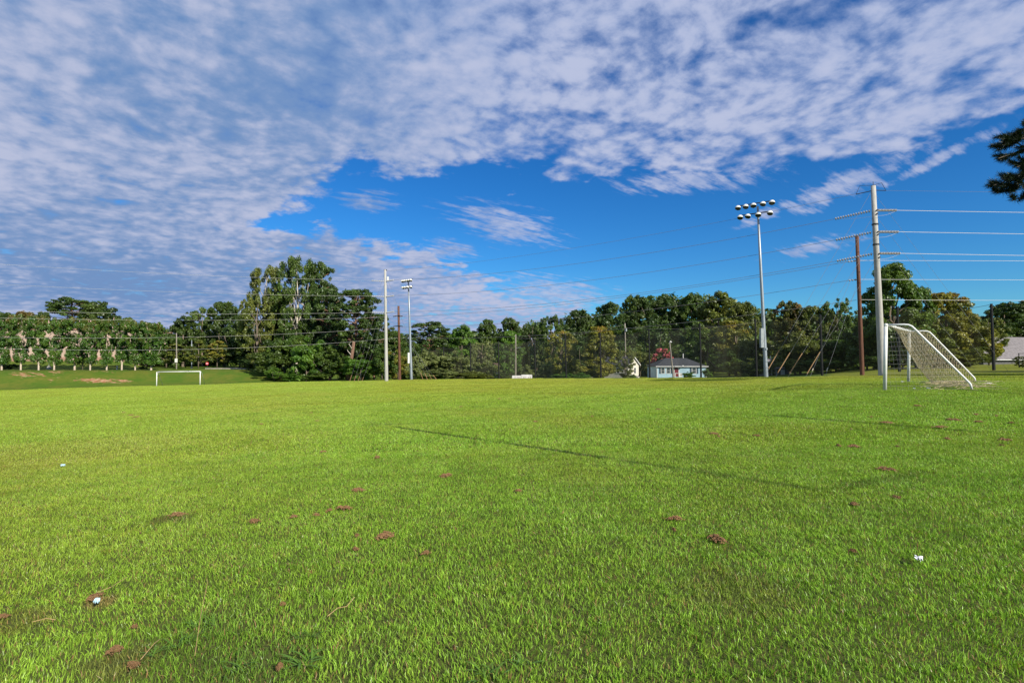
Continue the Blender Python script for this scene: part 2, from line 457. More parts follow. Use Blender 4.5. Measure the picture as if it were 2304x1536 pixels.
PATCH = [  # size, n, h0,h1,w0,w1, lean
    (.5, 1800, .018, .046, .0026, .0050, .65), (.5, 1800, .016, .044, .0026, .0050, .6), (.5, 1600, .020, .058, .0026, .0054, .75),
    (1., 3100, .020, .052, .0055, .0095, .55), (1., 3100, .020, .055, .0055, .0095, .6),
    (2., 5000, .022, .050, .012, .020, .55), (2., 5000, .022, .050, .012, .020, .5),
    (4., 6000, .025, .050, .026, .045, .5),
    (.5, 1750, .018, .048, .0026, .0050, .6), (.5, 1800, .018, .045, .0026, .0050, .7), (.5, 1700, .020, .052, .0027, .0052, .65), (1., 3000, .022, .054, .0055, .0095, .6),
]
TV = []; TT = []; TVAR = []
for k, (sz, n, h0, h1, w0, w1, ln) in enumerate(PATCH):
    tri, t = make_patch(sz, n, h0, h1, w0, w1, 100+k, ln, .07 if sz < 1.5 else .03)
    TV.append(tri); TT.append(t); TVAR.append(np.full(len(tri), k))
TV = np.concatenate(TV); TT = np.concatenate(TT); TVAR = np.concatenate(TVAR)
pts = []; pick = []; prot = []; pscl = []
def patch_rot(x, y, st, yaw):
    e = st*.5
    n = Vector((-(tz(x+e, y)-tz(x-e, y))/(2*e), -(tz(x, y+e)-tz(x, y-e))/(2*e), 1)).normalized()
    q = Vector((0, 0, 1)).rotation_difference(n) @ Matrix.Rotation(yaw, 3, 'Z').to_quaternion()
    return tuple(q.to_euler())
def addpts(step, d0, d1, kinds):
    for gy in np.arange(math.floor(d0/step)*step, d1+step, step):
        lim = gy*1.12+step*1.5+3
        for gx in np.arange(-math.ceil(lim/step)*step, lim+step, step):
            cx, cy = gx+step/2, gy+step/2
            if not (d0 <= cy < d1): continue
            if abs(cx) > max(cy, 1.0)*1.07+step+1.6: continue
            s = cx/max(cy, .1)
            if cy > float(edge(s))+step*.3: continue
            if cy > 20 and s < .62 and cy > float(edge(s))-step*.4: continue
            jx, jy = rng.uniform(-.03, .03, 2)*step
            pts.append((cx+jx, cy+jy, tz(cx+jx, cy+jy))); pick.append(kinds[rng.integers(len(kinds))])
            prot.append(patch_rot(cx+jx, cy+jy, step, rng.integers(4)*math.pi/2+rng.uniform(-.06, .06))); pscl.append(rng.uniform(1.04, 1.14))
addpts(.5, -.5, 9.5, (0, 1, 2, 8, 9, 10)); addpts(1., 9.5, 22.5, (3, 4, 11)); addpts(2., 22.5, 52.5, (5, 6)); addpts(4., 52.5, 98, (7,))
npnt = len(pts)
allv = np.concatenate([TV, np.array(pts)])
me = bpy.data.meshes.new('grass_blades')
me.vertices.add(len(allv)); me.vertices.foreach_set('co', allv.astype(np.float32).ravel())
nt_ = len(TV)//3
me.loops.add(len(TV)); me.loops.foreach_set('vertex_index', np.arange(len(TV), dtype=np.int32))
me.polygons.add(nt_); me.polygons.foreach_set('loop_start', np.arange(nt_, dtype=np.int32)*3)
me.update(calc_edges=True)
ca = me.color_attributes.new('tint', 'FLOAT_COLOR', 'POINT')
ca.data.foreach_set('color', np.concatenate([TT, np.zeros((npnt, 4))]).astype(np.float32).ravel())
def addattr(me, nm, typ, arr):
    a = me.attributes.new(nm, typ, 'POINT'); a.data.foreach_set('value', arr)
addattr(me, 'variant', 'INT', np.concatenate([TVAR, np.full(npnt, -1)]).astype(np.int32))
addattr(me, 'pick', 'INT', np.concatenate([np.full(len(TV), -1), np.array(pick)]).astype(np.int32))
ra_ = me.attributes.new('rot', 'FLOAT_VECTOR', 'POINT'); ra_.data.foreach_set('vector', np.concatenate([np.zeros((len(TV), 3)), np.array(prot)]).astype(np.float32).ravel())
addattr(me, 'scl', 'FLOAT', np.concatenate([np.ones(len(TV)), np.array(pscl)]).astype(np.float32))
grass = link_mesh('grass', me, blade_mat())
tag(grass, 'short bright green mown grass covering the whole playing field', 'grass', kind='stuff')
ng = bpy.data.node_groups.new('grass_scatter', 'GeometryNodeTree')
ng.interface.new_socket('Geometry', in_out='INPUT', socket_type='NodeSocketGeometry')
ng.interface.new_socket('Geometry', in_out='OUTPUT', socket_type='NodeSocketGeometry')
gi = ng.nodes.new('NodeGroupInput'); go = ng.nodes.new('NodeGroupOutput')
join = ng.nodes.new('GeometryNodeJoinGeometry')
def nattr(nm, typ):
    n = ng.nodes.new('GeometryNodeInputNamedAttribute'); n.data_type = typ; n.inputs[0].default_value = nm; return n.outputs[0]
va = nattr('variant', 'INT'); pa = nattr('pick', 'INT'); ra = nattr('rot', 'FLOAT_VECTOR'); sa = nattr('scl', 'FLOAT')
def septer(attr, k):
    c = ng.nodes.new('FunctionNodeCompare'); c.data_type = 'INT'; c.operation = 'EQUAL'
    ng.links.new(attr, c.inputs[2]); c.inputs[3].default_value = k
    s = ng.nodes.new('GeometryNodeSeparateGeometry'); s.domain = 'POINT'
    ng.links.new(gi.outputs[0], s.inputs[0]); ng.links.new(c.outputs[0], s.inputs[1])
    return s.outputs[0]
for k in range(len(PATCH)):
    ip = ng.nodes.new('GeometryNodeInstanceOnPoints')
    ng.links.new(septer(pa, k), ip.inputs['Points'])
    ng.links.new(septer(va, k), ip.inputs['Instance'])
    ng.links.new(ra, ip.inputs['Rotation']); ng.links.new(sa, ip.inputs['Scale'])
    ng.links.new(ip.outputs[0], join.inputs[0])
ng.links.new(join.outputs[0], go.inputs[0])
md = grass.modifiers.new('scatter', 'NODES'); md.node_group = ng

# ------------------------------------------------------------------ foliage prototypes (height 10, radius 4)
def leaves(C, rad, nleaf, size, r, flat=1.0, up=.35, flower=0.0, zlo=0, zhi=10, long=1.5):
    """C (k,3) clump centres, rad (k,) radii -> quads + tint"""
    k = len(C)
    w = rad**2; idx = r.choice(k, nleaf, p=w/w.sum())
    d = r.normal(size=(nleaf, 3)); d /= np.linalg.norm(d, axis=1)[:, None]
    rr = r.uniform(0, 1, nleaf)**.42
    p = C[idx]+d*(rad[idx]*rr)[:, None]*np.array([1, 1, flat])
    nrm = d*.7+r.normal(size=(nleaf, 3))*.55; nrm[:, 2] += up
    nrm /= np.linalg.norm(nrm, axis=1)[:, None]
    t = r.normal(size=(nleaf, 3)); t -= (t*nrm).sum(1)[:, None]*nrm; t /= np.linalg.norm(t, axis=1)[:, None]
    b = np.cross(nrm, t)
    s = size*r.uniform(.6, 1.35, nleaf)[:, None]
    q = np.stack([p-t*s*long*.5, p+b*s*.5-t*s*.05, p+t*s*long*.5, p-b*s*.5+t*s*.05], 1).reshape(-1, 3)
    cr = r.uniform(0, 1, k)
    tint = np.zeros((nleaf, 4, 4)); tint[:, :, 0] = np.clip(.55*cr[idx]+.45*r.uniform(0, 1, nleaf), 0, 1)[:, None]
    tint[:, :, 1] = np.clip((p[:, 2]-zlo)/(zhi-zlo), 0, 1)[:, None]
    tint[:, :, 3] = 1
    if flower:
        fl = r.uniform(0, 1, k) < (flower if flower > .3 else .55)
        tint[:, :, 2] = (fl[idx] & (r.uniform(0, 1, nleaf) < (.8 if flower > .3 else flower)) & (rr > .35))[:, None]
    return q, tint.reshape(-1, 4)

def limb(mb, a, b, r0, r1, r, n=6, bow=.12):
    a = np.array(a, float); b = np.array(b, float); L_ = np.linalg.norm(b-a)
    off = r.normal(size=3)*L_*bow; off[2] = abs(off[2])*.5
    pts = [a, a*.66+b*.34+off*.8, a*.33+b*.67+off*.8, b]
    mb.tube(pts, [r0, r0*.75+r1*.25, r0*.4+r1*.6, r1], n, cap=False)

class Proto: pass
PROT = {}
def proto(name, kind, seed, nleaf=9000, leaf=.26, zb=2.0, nclump=46, flower=0.0, bark='bark'):
    r = np.random.default_rng(seed)
    C = []; rad = []; mb = MB()
    if kind == 'round':
        ph = r.uniform(0, 6.28, 4); z0 = zb-.4
        while len(C) < nclump:
            z = r.uniform(zb, 9.75); a = r.uniform(0, 6.28)
            t_ = (z-z0)/(10-z0)
            prof = 4.1*(math.sin(math.pi*min(1, t_**.8))**.5)*(.90+.12*math.sin(a*2+ph[0]+t_*3)+.10*math.sin(a*3+ph[1]-t_*5))
            q_ = max(0, prof-.6)*math.sqrt(r.uniform(.12, 1.0))
            c = np.array([q_*math.cos(a), q_*math.sin(a), z+.35*math.sin(a*3+ph[2])*(t_ > .6)]); cr = r.uniform(.28, .74)
            if c[2]+cr > 10.1: continue
            C.append(c); rad.append(cr)
        mb.tube([(0, 0, -.3), (0, 0, .5), (.1, 0, 3), (0, .1, 5.5), (0, 0, 7.5)], [.32, .24, .19, .13, .05], 8)
        for i in r.choice(len(C), 9, replace=False): limb(mb, (0, 0, r.uniform(2.2, 5)), C[i], .10, .03, r)
        flat = .8; up = .4
    elif kind == 'oval':     # taller, looser; tall open crown with leader
        while len(C) < nclump:
            z = r.uniform(zb, 9.6); prof = 4.0*math.sin(math.pi*min(1, max(0, (z-1.0)/9.6)))**.6
            a = r.uniform(0, 6.28); q_ = prof*r.uniform(.45, 1.0)
            c = np.array([q_*math.cos(a), q_*math.sin(a), z]); cr = r.uniform(.26, .66)
            if math.hypot(c[0], c[1])+cr > 4.2 or c[2]+cr > 10.1: continue
            C.append(c); rad.append(cr)
        mb.tube([(0, 0, -.3), (0, 0, .5), (.15, 0, 3.5), (-.1, .1, 6.5), (.2, 0, 9)], [.26, .20, .16, .10, .03], 8)
        for i in r.choice(len(C), 14, replace=False): limb(mb, (0, 0, r.uniform(2.5, 7)), C[i], .08, .025, r)
        flat = .85; up = .35
    elif kind == 'pine':
        while len(C) < nclump:
            z = r.uniform(zb, 9.6); prof = np.interp(z, [zb, zb+1, 6.8, 9.0, 9.8], [2.2, 3.6, 4.0, 2.8, 1.0])
            a = r.uniform(0, 6.28); q_ = prof*math.sqrt(r.uniform(.05, 1.0))
            c = np.array([q_*math.cos(a), q_*math.sin(a), z+.12*q_*r.uniform(-.3, 1)]); cr = r.uniform(.36, .80)
            if math.hypot(c[0], c[1])+cr > 4.5 or c[2] > 9.8: continue
            C.append(c); rad.append(cr)
        mb.tube([(0, 0, -.3), (0, 0, .5), (.1, 0, 4), (-.05, .1, 7), (.1, 0, 9.4)], [.21, .17, .15, .11, .03], 8)
        for i in range(0, len(C), 2): limb(mb, (0, 0, max(zb-.6, C[i][2]-r.uniform(.3, 1.0))), C[i], .055, .02, r, 5)
        flat = .42; up = .8
    elif kind == 'cone':
        while len(C) < nclump:
            z = r.uniform(zb, 9.5); prof = 4.0*(1-max(0, (z-zb-.8))/(9.9-zb-.8))**.75*min(1, .65+(z-zb))
            a = r.uniform(0, 6.28); q_ = prof*r.uniform(.4, .9)
            c = np.array([q_*math.cos(a), q_*math.sin(a), z]); cr = r.uniform(.45, .8)
            C.append(c); rad.append(cr)
        mb.tube([(0, 0, -.3), (0, 0, 3), (0, 0, 9)], [.17, .14, .04], 7)
        for i in r.choice(len(C), 8, replace=False): limb(mb, (0, 0, max(1.8, C[i][2]-1.5)), C[i], .05, .02, r, 5)
        flat = .6; up = .5
    elif kind == 'vase':     # crape myrtle: forked trunk, fan-shaped crown
        stems = []
        for j in range(5):
            a = j*1.257+r.uniform(-.3, .3); b = (1.5*math.cos(a), 1.5*math.sin(a), 6.0); stems.append(b)
            mb.tube([(0, 0, 1.0), (.25*math.cos(a), .25*math.sin(a), 2.0), (.7*math.cos(a), .7*math.sin(a), 3.7), b], [.20, .16, .11, .04], 6, cap=False)
        mb.tube([(0, 0, -.3), (0, 0, .2), (0, 0, 1.3)], [.30, .22, .20], 8)
        while len(C) < nclump:
            z = r.uniform(zb, 9.6); prof = np.interp(z, [1.2, 2.2, 3.6, 5.0, 6.5, 8.6, 9.9], [1.2, 1.7, 1.2, 2.4, 4.0, 3.8, 1.7])
            a = r.uniform(0, 6.28); q_ = prof*r.uniform(.35, 1.0)**.6
            c = np.array([q_*math.cos(a), q_*math.sin(a), z]); cr = r.uniform(.4, .8)
            if math.hypot(c[0], c[1])+cr > 4.4: continue
            C.append(c); rad.append(cr)
        for i in r.choice(len(C), 12, replace=False):
            s_ = stems[r.integers(5)]; limb(mb, s_, C[i], .05, .02, r, 5)
        flat = .8; up = .35
    elif kind == 'bush':     # leafy to the ground
        lobes = [(r.uniform(-2, 2), r.uniform(-1.5, 1.5), r.uniform(1, 6.0), r.uniform(2.0, 2.9)) for _ in range(5)]
        lobes.append((0, 0, 6.4, 3.0))
        while len(C) < nclump:
            lx, ly, lz, lr = lobes[r.integers(len(lobes))]
            d = r.normal(size=3); d /= np.linalg.norm(d)
            c = np.array([lx, ly, lz])+d*lr*r.uniform(.6, 1.0)
            cr = r.uniform(.35, .9)
            if c[2] < .2 or c[2]+cr > 10.1 or math.hypot(c[0], c[1])+cr > 4.4: continue
            C.append(c); rad.append(cr)
        mb.tube([(0, 0, -.3), (0, 0, 2), (.1, .1, 5)], [.16, .12, .04], 6)
        for i in r.choice(len(C), 5, replace=False): limb(mb, (0, 0, r.uniform(.5, 2)), C[i], .07, .02, r, 5)
        flat = .9; up = .3
    C = np.array(C); rad = np.array(rad)
    q, t = leaves(C, rad, nleaf, leaf, r, flat, up, flower, zb, 10, long=(2.2 if kind == 'pine' else 1.5))
    P = Proto(); P.crown = quads_mesh('crown', q, 4, t); P.crown.materials.append(L['mid'])
    me = bpy.data.meshes.new('trunk'); me.from_pydata(mb.v, [], mb.f); me.shade_smooth(); me.update(); me.materials.append(M[bark])
    P.trunk = me; PROT[name] = P
proto('round_a', 'round', 1, 24000, .18, 1.2, 170); proto('round_b', 'round', 2, 24000, .18, .9, 170); proto('round_c', 'round', 3, 24000, .18, 1.3, 160)
proto('oval_a', 'oval', 4, 20000, .165, 1.3, 150); proto('oval_b', 'oval', 5, 19000, .165, 1.0, 150)
proto('tall', 'oval', 15, 25000, .125, 2.6, 150, bark='bark_white')
proto('pine_a', 'pine', 6, 19000, .14, 3.6, 150, bark='bark_red'); proto('pine_b', 'pine', 7, 22000, .14, 2.4, 180, bark='bark_red')
proto('cone_a', 'cone', 8, 6500, .24, 2.2, 46); proto('cone_b', 'cone', 9, 6500, .24, 2.4, 44)
proto('vase_a', 'vase', 10, 16000, .19, 1.5, 110, .035, 'bark_pale'); proto('vase_b', 'vase', 11, 16000, .19, 1.4, 110, .035, 'bark_pale'); proto('vase_c', 'vase', 12, 16000, .19, 1.7, 110, .045, 'bark_pale')
proto('bush_a', 'bush', 13, 18000, .21, 2, 95); proto('bush_b', 'bush', 14, 18000, .21, 2, 95)
proto('maple', 'round', 21, 42000, .15, .8, 200); proto('blossom', 'round', 22, 11000, .26, 1.2, 90, .62)

def tree(px, ytop, w, d, pr, leafm, label, cat='tree', group=None, name=None, ybase=None, zbase=None, lean=0.0):
    x = (px-CX)/F*d
    zg = tz(x, d) if zbase is None else zbase
    H = zrow(ytop, d)-zg
    Rr = w*1.14/2*d/F
    P = PROT[pr]
    nm = name or {'pine': 'pine_tree', 'bush': 'bush', 'vase': 'crape_myrtle'}.get(pr.split('_')[0], 'broadleaf_tree')
    o = empty(nm, (x, d, zg-.05), rng.uniform(0, 6.28), (Rr/4.1, Rr/4.1, H/10))
    o.rotation_euler[1] = lean
    tag(o, label, cat, group)
    for part, me_, mt in (('crown', P.crown, L[leafm]), ('trunk', P.trunk, None)):
        c = bpy.data.objects.new(part if part == 'crown' or cat == 'tree' else 'stem', me_); COL.objects.link(c); c.parent = o
        if mt is not None:
            c.material_slots[0].link = 'OBJECT'; c.material_slots[0].material = mt
    return o

exec_trees = []
G1 = 'crape myrtles in a row on the grass bank'
crape = [(-42, 705, 68, 'just past the frame edge'), (5, 703, 66, 'leftmost, at the picture edge'), (48, 707, 60, 'second from the left, beside the low dark shrub'),
 (88, 709, 60, 'third from the left, just left of the globe lamp'), (123, 712, 62, 'fourth from the left, just right of the globe lamp'), (169, 714, 70, 'fifth from the left, with the thickest trunk'),
 (204, 715, 56, 'sixth from the left, right of the thin young tree'), (241, 714, 60, 'seventh from the left, left of the white hydrant'), (275, 714, 62, 'eighth from the left, right of the white hydrant'),
 (305, 719, 56, 'ninth from the left, second last of the row'), (341, 722, 74, 'last on the right with an open forked pale trunk')]
for i, (px, yt, w, lb) in enumerate(crape):
    if i == 0: continue
    tree(px, yt, w*.92, 104+(i % 3)*.6, ('vase_a', 'vase_b', 'vase_c')[i % 3], 'crape', 'flowering crape myrtle on the bank, '+lb, group=G1)
tree(187, 768, 26, 107, 'cone_a', 'mid', 'thin young tree between the fifth and sixth crape myrtles', name='young_tree')
tree(20, 815, 34, 110, 'bush_a', 'dark', 'low dark shrub between the two leftmost crape myrtles', 'shrub', name='shrub')
tree(322, 822, 22, 108, 'bush_b', 'mid', 'low green shrub at the foot of the last crape myrtles', 'shrub', name='shrub')
# big trees behind the crape myrtles
tree(160, 668, 100, 150, 'pine_b', 'pine', 'dark pine crown with highest top above the crape myrtles', )
tree(222, 672, 104, 152, 'round_a', 'dark', 'wide dark rounded tree right of the pine above the crape myrtles')
tree(50, 697, 70, 155, 'round_c', 'rust', 'rust-tinged tree top above the left end of the crape myrtles')
tree(96, 699, 50, 158, 'round_b', 'dark', 'dark tree top just left of the big pine over the bank')
tree(5, 700, 60, 158, 'round_b', 'dark', 'dark tree top at left picture edge behind crape myrtles')
tree(288, 712, 50, 140, 'round_b', 'mid', 'green tree low between the dark round tree and the gap of sky')
tree(330, 722, 60, 132, 'round_c', 'mid', 'green tree right behind the last crape myrtle')
tree(375, 728, 70, 125, 'bush_a', 'mid', 'dense green tree mass right of the crape myrtles')
tree(412, 706, 80, 135, 'round_a', 'dark', 'dark green tree rising behind the wooden pole by the far goal')
tree(455, 690, 84, 138, 'oval_a', 'mid', 'bumpy green tree left of the round-topped one behind the far goal')
tree(505, 676, 90, 134, 'round_b', 'dark', 'round-topped dark tree above the stop sign')
tree(545, 700, 80, 130, 'bush_b', 'dark', 'dense dark tree between the round-topped tree and the tall group')
# small trees by the road
G2 = 'young light green trees along the road'
tree(398, 768, 66, 118, 'cone_b', 'olive', 'young light green tree left, behind the wooden pole with the white box', group=G2)
tree(447, 762, 62, 117, 'cone_a', 'olive', 'young light green tree left of the stop sign', group=G2)
tree(489, 761, 64, 119, 'cone_b', 'yellow', 'young light green tree right of the stop sign', group=G2)
tree(418, 788, 44, 121, 'cone_a', 'mid', 'small low tree between the wooden pole and the lamp post', group=G2)
tree(404, 826, 26, 114, 'bush_b', 'bright', 'bright green weeds round the foot of the wooden pole', 'weeds', name='weed_clump')
# dark understory behind
tree(440, 770, 110, 145, 'bush_a', 'dark', 'dark thicket behind the young light green trees', 'thicket', name='thicket')
tree(540, 765, 100, 128, 'bush_b', 'dark', 'dark thicket right of the stop sign under the tall trees', 'thicket', name='thicket')
tree(350, 780, 80, 140, 'bush_b', 'dark', 'dark thicket behind the last crape myrtle', 'thicket', name='thicket')
# tall group
tree(598, 594, 84, 112, 'tall', 'olive', 'tall loose olive tree on the left of the tall group')
tree(578, 662, 84, 108, 'oval_b', 'olive', 'yellowish lower tree at the left foot of the tall group')
tree(668, 575, 104, 110, 'tall', 'mid', 'tallest tree of all, with a white bare trunk showing')
tree(722, 588, 78, 114, 'pine_b', 'pine', 'tall dark pine to the right of the tallest tree')
tree(628, 640, 80, 115, 'round_a', 'mid', 'dense green tree between the two tallest of the group')
tree(700, 650, 90, 118, 'bush_a', 'dark', 'dark dense tree behind the white trunk of the tall group')
tree(742, 640, 70, 108, 'pine_a', 'pine', 'pine with a slanting bare trunk, between tall group and the wide pine')
tree(800, 646, 110, 104, 'pine_b', 'pine', 'wide flat-topped pine just left of the concrete pole')
tree(842, 700, 80, 108, 'pine_b', 'pine', 'lower pine right behind the left concrete pole')
tree(888, 740, 74, 112, 'round_c', 'mid', 'green tree between the concrete pole and the left floodlight')
tree(640, 720, 100, 104, 'bush_b', 'mid', 'tall leafy growth under the left of the tall group')
tree(690, 745, 84, 100, 'bush_a', 'bright', 'bright vine-covered trunk column below the tallest tree')
tree(600, 770, 96, 103, 'bush_a', 'dark', 'dark leafy undergrowth at the right end of the bank')
tree(618, 822, 44, 99, 'bush_b', 'bright', 'small rounded bright bush where the bank ends', 'bush', name='bush')
tree(650, 832, 60, 98, 'bush_a', 'bright', 'low bright vines trailing from the end of the bank', 'vines', name='vine_mound')
tree(745, 775, 90, 99, 'bush_b', 'mid', 'green undergrowth left of the slanting pine trunk', 'bush', name='bush')
tree(812, 790, 84, 97, 'bush_a', 'bright', 'bright vine mound left of the concrete pole foot', 'vines', name='vine_mound')
tree(860, 770, 84, 99, 'bush_b', 'mid', 'green vines hanging behind the concrete pole', 'vines', name='vine_mound')
tree(896, 778, 60, 101, 'bush_a', 'yellow', 'vine mound with an orange patch beside the brown pole', 'vines', name='vine_mound')
tree(780, 745, 110, 108, 'bush_a', 'dark', 'dark thicket under the wide flat-topped pine', 'thicket', name='thicket')
tree(715, 835, 70, 96, 'bush_b', 'mid', 'low green bush line left of the four small guy guards', 'bush', name='bush')
tree(560, 800, 60, 112, 'bush_b', 'dark', 'dark bush where road meets the trees', 'bush', name='bush')
# middle, behind the net
tree(965, 722, 96, 140, 'pine_b', 'pine', 'low wide pine just right of the left floodlight')
tree(935, 762, 60, 130, 'bush_a', 'mid', 'green tree base between the left floodlight and the pine', )
tree(1040, 726, 84, 142, 'round_a', 'bright', 'lighter green tree behind the left part of the net')
tree(1098, 716, 70, 150, 'round_b', 'mid', 'green tree left of the dark round one in the middle')
tree(1148, 709, 76, 152, 'round_a', 'dark', 'dark round tree in the middle behind the white street pole')
tree(1198, 722, 60, 155, 'oval_b', 'dark', 'dark tree with a low top right of the white street pole')
tree(1240, 706, 62, 145, 'oval_a', 'mid', 'spiky-topped lighter tree above the orange-leaved one')
tree(1150, 740, 70, 135, 'round_c', 'bright', 'bright green tree low behind the white street pole')
tree(1305, 694, 84, 158, 'round_b', 'dark', 'dark tree at the left foot of the wooded hill')
tree(1370, 676, 90, 162, 'round_c', 'dark', 'dark tree on the left slope of the wooded hill')
tree(1432, 657, 100, 166, 'round_a', 'dark', 'first high crown of the wooded hill, above the white house')
tree(1500, 662, 100, 168, 'round_b', 'dark', 'dark green crown mid hill above the pink-flowered tree')
tree(1556, 656, 84, 166, 'round_c', 'mid', 'green crown of the hill above the blue house')
tree(1618, 650, 130, 158, 'round_a', 'olive', 'broad olive crown highest on the hill, left of the tall floodlight')
tree(1672, 676, 90, 150, 'round_b', 'olive', 'olive crown sloping down behind the tall floodlight')
tree(1400, 700, 120, 150, 'bush_a', 'dark', 'dark dense lower wood behind the second wooden pole')
tree(1480, 700, 120, 150, 'bush_b', 'dark', 'dark dense lower wood behind the pink-flowered tree')
tree(1565, 705, 110, 146, 'bush_a', 'mid', 'green lower wood behind the blue house')
tree(1640, 705, 90, 140, 'bush_b', 'olive', 'olive lower wood behind right end of blue house')
tree(1310, 740, 90, 150, 'bush_b', 'dark', 'dark lower wood behind the orange-topped tree', )
tree(1220, 750, 80, 150, 'bush_a', 'dark', 'dark lower wood left of the orange-topped tree')
tree(1110, 755, 100, 150, 'bush_b', 'dark', 'dark lower wood above the brown-roofed house')
tree(1010, 765, 100, 145, 'bush_a', 'mid', 'green lower wood behind the left end of the net')
tree(960, 782, 74, 119, 'bush_b', 'grey', 'grey green willow-like tree at the left end of the net')
tree(1022, 780, 90, 118, 'bush_a', 'grey', 'wide grey green shrub tree behind the net left of the brown roof')
tree(1085, 765, 66, 134, 'oval_b', 'grey', 'loose grey green tree right above the brown-roofed house')
tree(1208, 797, 44, 122, 'cone_a', 'grey', 'small tree standing alone right of the white low sign')
tree(1262, 742, 74, 112, 'oval_a', 'yellow', 'orange-topped tree behind the net, left of the wide yellow one')
tree(1348, 732, 100, 107, 'round_b', 'yellow', 'wide yellow olive tree shading the white house')
tree(1406, 784, 50, 107, 'oval_b', 'olive', 'small olive tree leaning over the white gabled house')
tree(1290, 800, 60, 122, 'bush_b', 'olive', 'leafy shrub under the orange-topped tree', 'shrub', name='shrub')
tree(1268, 834, 64, 99, 'bush_a', 'bright', 'bright green weed bed left of the white house', 'weeds', name='weed_clump')
tree(1306, 836, 50, 98, 'bush_b', 'bright', 'bright green weeds just beyond the field edge, centre', 'weeds', name='weed_clump')
tree(1130, 835, 40, 118, 'bush_b', 'mid', 'green shrub left of the white low sign', 'shrub', name='shrub')
tree(1228, 834, 34, 114, 'bush_a', 'olive', 'dry olive shrub right of the white low sign', 'shrub', name='shrub')
tree(1060, 832, 100, 108, 'bush_a', 'olive', 'long low olive scrub at the field edge below the brown roof', 'scrub', name='shrub')
tree(985, 826, 100, 110, 'bush_b', 'grey', 'low grey green scrub behind the left guy guards', 'scrub', name='shrub')
tree(1100, 806, 64, 112, 'bush_a', 'grey', 'pale shrub just right of the brown roof behind the net', 'shrub', name='shrub')
tree(1186, 818, 50, 113, 'bush_b', 'grey', 'pale shrub behind the right end of the white low sign', 'shrub', name='shrub')
tree(1240, 806, 56, 115, 'bush_a', 'grey', 'pale shrub right of the small lone tree behind the net', 'shrub', name='shrub')
tree(930, 800, 50, 108, 'bush_b', 'grey', 'pale shrub right behind the foot of the left floodlight', 'shrub', name='shrub')
tree(1340, 800, 80, 104, 'bush_b', 'yellow', 'low yellow olive growth in front of the white house', 'shrub', name='shrub')
tree(1418, 838, 24, 108, 'bush_a', 'bright', 'small bright bush at the corner of the white house', 'shrub', name='shrub')
tree(1489, 781, 62, 125, 'blossom', 'pink', 'crape myrtle covered in deep pink flowers beside the blue house', name='crape_myrtle')
tree(1546, 833, 34, 106, 'bush_a', 'bright', 'pale green bush in front of the blue house wall', 'shrub', name='shrub')
tree(1590, 827, 28, 107, 'bush_b', 'bright', 'pale green bush at the right corner of the blue house', 'shrub', name='shrub')
tree(1592, 742, 90, 128, 'round_b', 'mid', 'green tree right behind the roof of the blue house')
tree(1655, 716, 104, 124, 'round_c', 'yellow', 'orange and olive tree left of the tall floodlight pole')
tree(1525, 770, 70, 134, 'bush_a', 'dark', 'dark thicket behind the blue house roof', 'thicket', name='thicket')
tree(1640, 780, 110, 116, 'bush_b', 'mid', 'green thicket between blue house and tall floodlight', 'thicket', name='thicket')
tree(1700, 730, 80, 118, 'bush_a', 'olive', 'olive tree directly behind the tall floodlight pole')
tree(1440, 770, 70, 138, 'bush_a', 'olive', 'olive growth behind the gap between the two houses')
# right
tree(1775, 670, 96, 108, 'round_a', 'rust', 'rust-topped round tree right of the tall floodlight')
tree(1838, 682, 80, 106, 'oval_a', 'olive', 'loose olive tree between rust-topped tree and the brown pole')
tree(1886, 668, 76, 104, 'oval_b', 'mid', 'dark spiky tree left of the brown pole')
tree(1800, 740, 130, 98, 'bush_b', 'olive', 'olive thicket behind the row of orange guy guards', 'thicket', name='thicket')
tree(1880, 735, 110, 95, 'bush_a', 'mid', 'green thicket left of the brown pole', 'thicket', name='thicket')
tree(2010, 586, 150, 80, 'maple', 'maple', 'large bright green maple behind the tall concrete pole', name='maple_tree')
tree(1950, 705, 110, 84, 'bush_b', 'dark', 'dark leafy tree behind the right brown pole')
tree(2060, 700, 130, 78, 'bush_a', 'olive', 'dense green bush tree behind the near goal')
tree(2075, 640, 84, 83, 'round_c', 'maple', 'right shoulder of green foliage beside the large maple', name='maple_tree')
tree(2128, 655, 136, 84, 'round_b', 'yellow', 'yellow-green tree right of the large maple')
tree(2180, 694, 120, 80, 'bush_b', 'yellow', 'yellow-green spreading tree above the goal back stays')
tree(2225, 712, 70, 92, 'oval_b', 'olive', 'loose olive tree at right behind the last net post')
tree(2150, 770, 120, 74, 'bush_a', 'olive', 'dark green shrub mass low behind the goal net', 'shrub', name='shrub')
tree(1965, 786, 80, 80, 'bush_a', 'mid', 'low green bush behind the foot of the tall concrete pole', 'bush', name='bush')
tree(2098, 784, 90, 76, 'bush_b', 'mid', 'low green bush behind the middle of the near goal', 'bush', name='bush')
tree(1846, 800, 80, 90, 'bush_a', 'mid', 'low leafy bush behind the two pale guy guards', 'bush', name='bush')
tree(1788, 804, 80, 92, 'bush_b', 'olive', 'low leafy bush behind the orange guy guards', 'bush', name='bush')
tree(1690, 800, 90, 100, 'bush_a', 'olive', 'low olive bush left of the tall floodlight foot', 'bush', name='bush')
tree(2030, 780, 90, 74, 'bush_b', 'dark', 'dark shrub low between the goal posts', 'shrub', name='shrub')
tree(2300, 800, 34, 66, 'oval_a', 'olive', 'small dark tree by the fence at the right edge', name='small_tree')
tree(2262, 676, 90, 170, 'round_a', 'dark', 'dark hill tree above the grey roof at right')
tree(2320, 672, 100, 172, 'round_b', 'dark', 'dark hill tree at the right picture edge above the roof')
tree(2290, 712, 130, 150, 'bush_b', 'dark', 'dark wood band directly behind the grey roof')
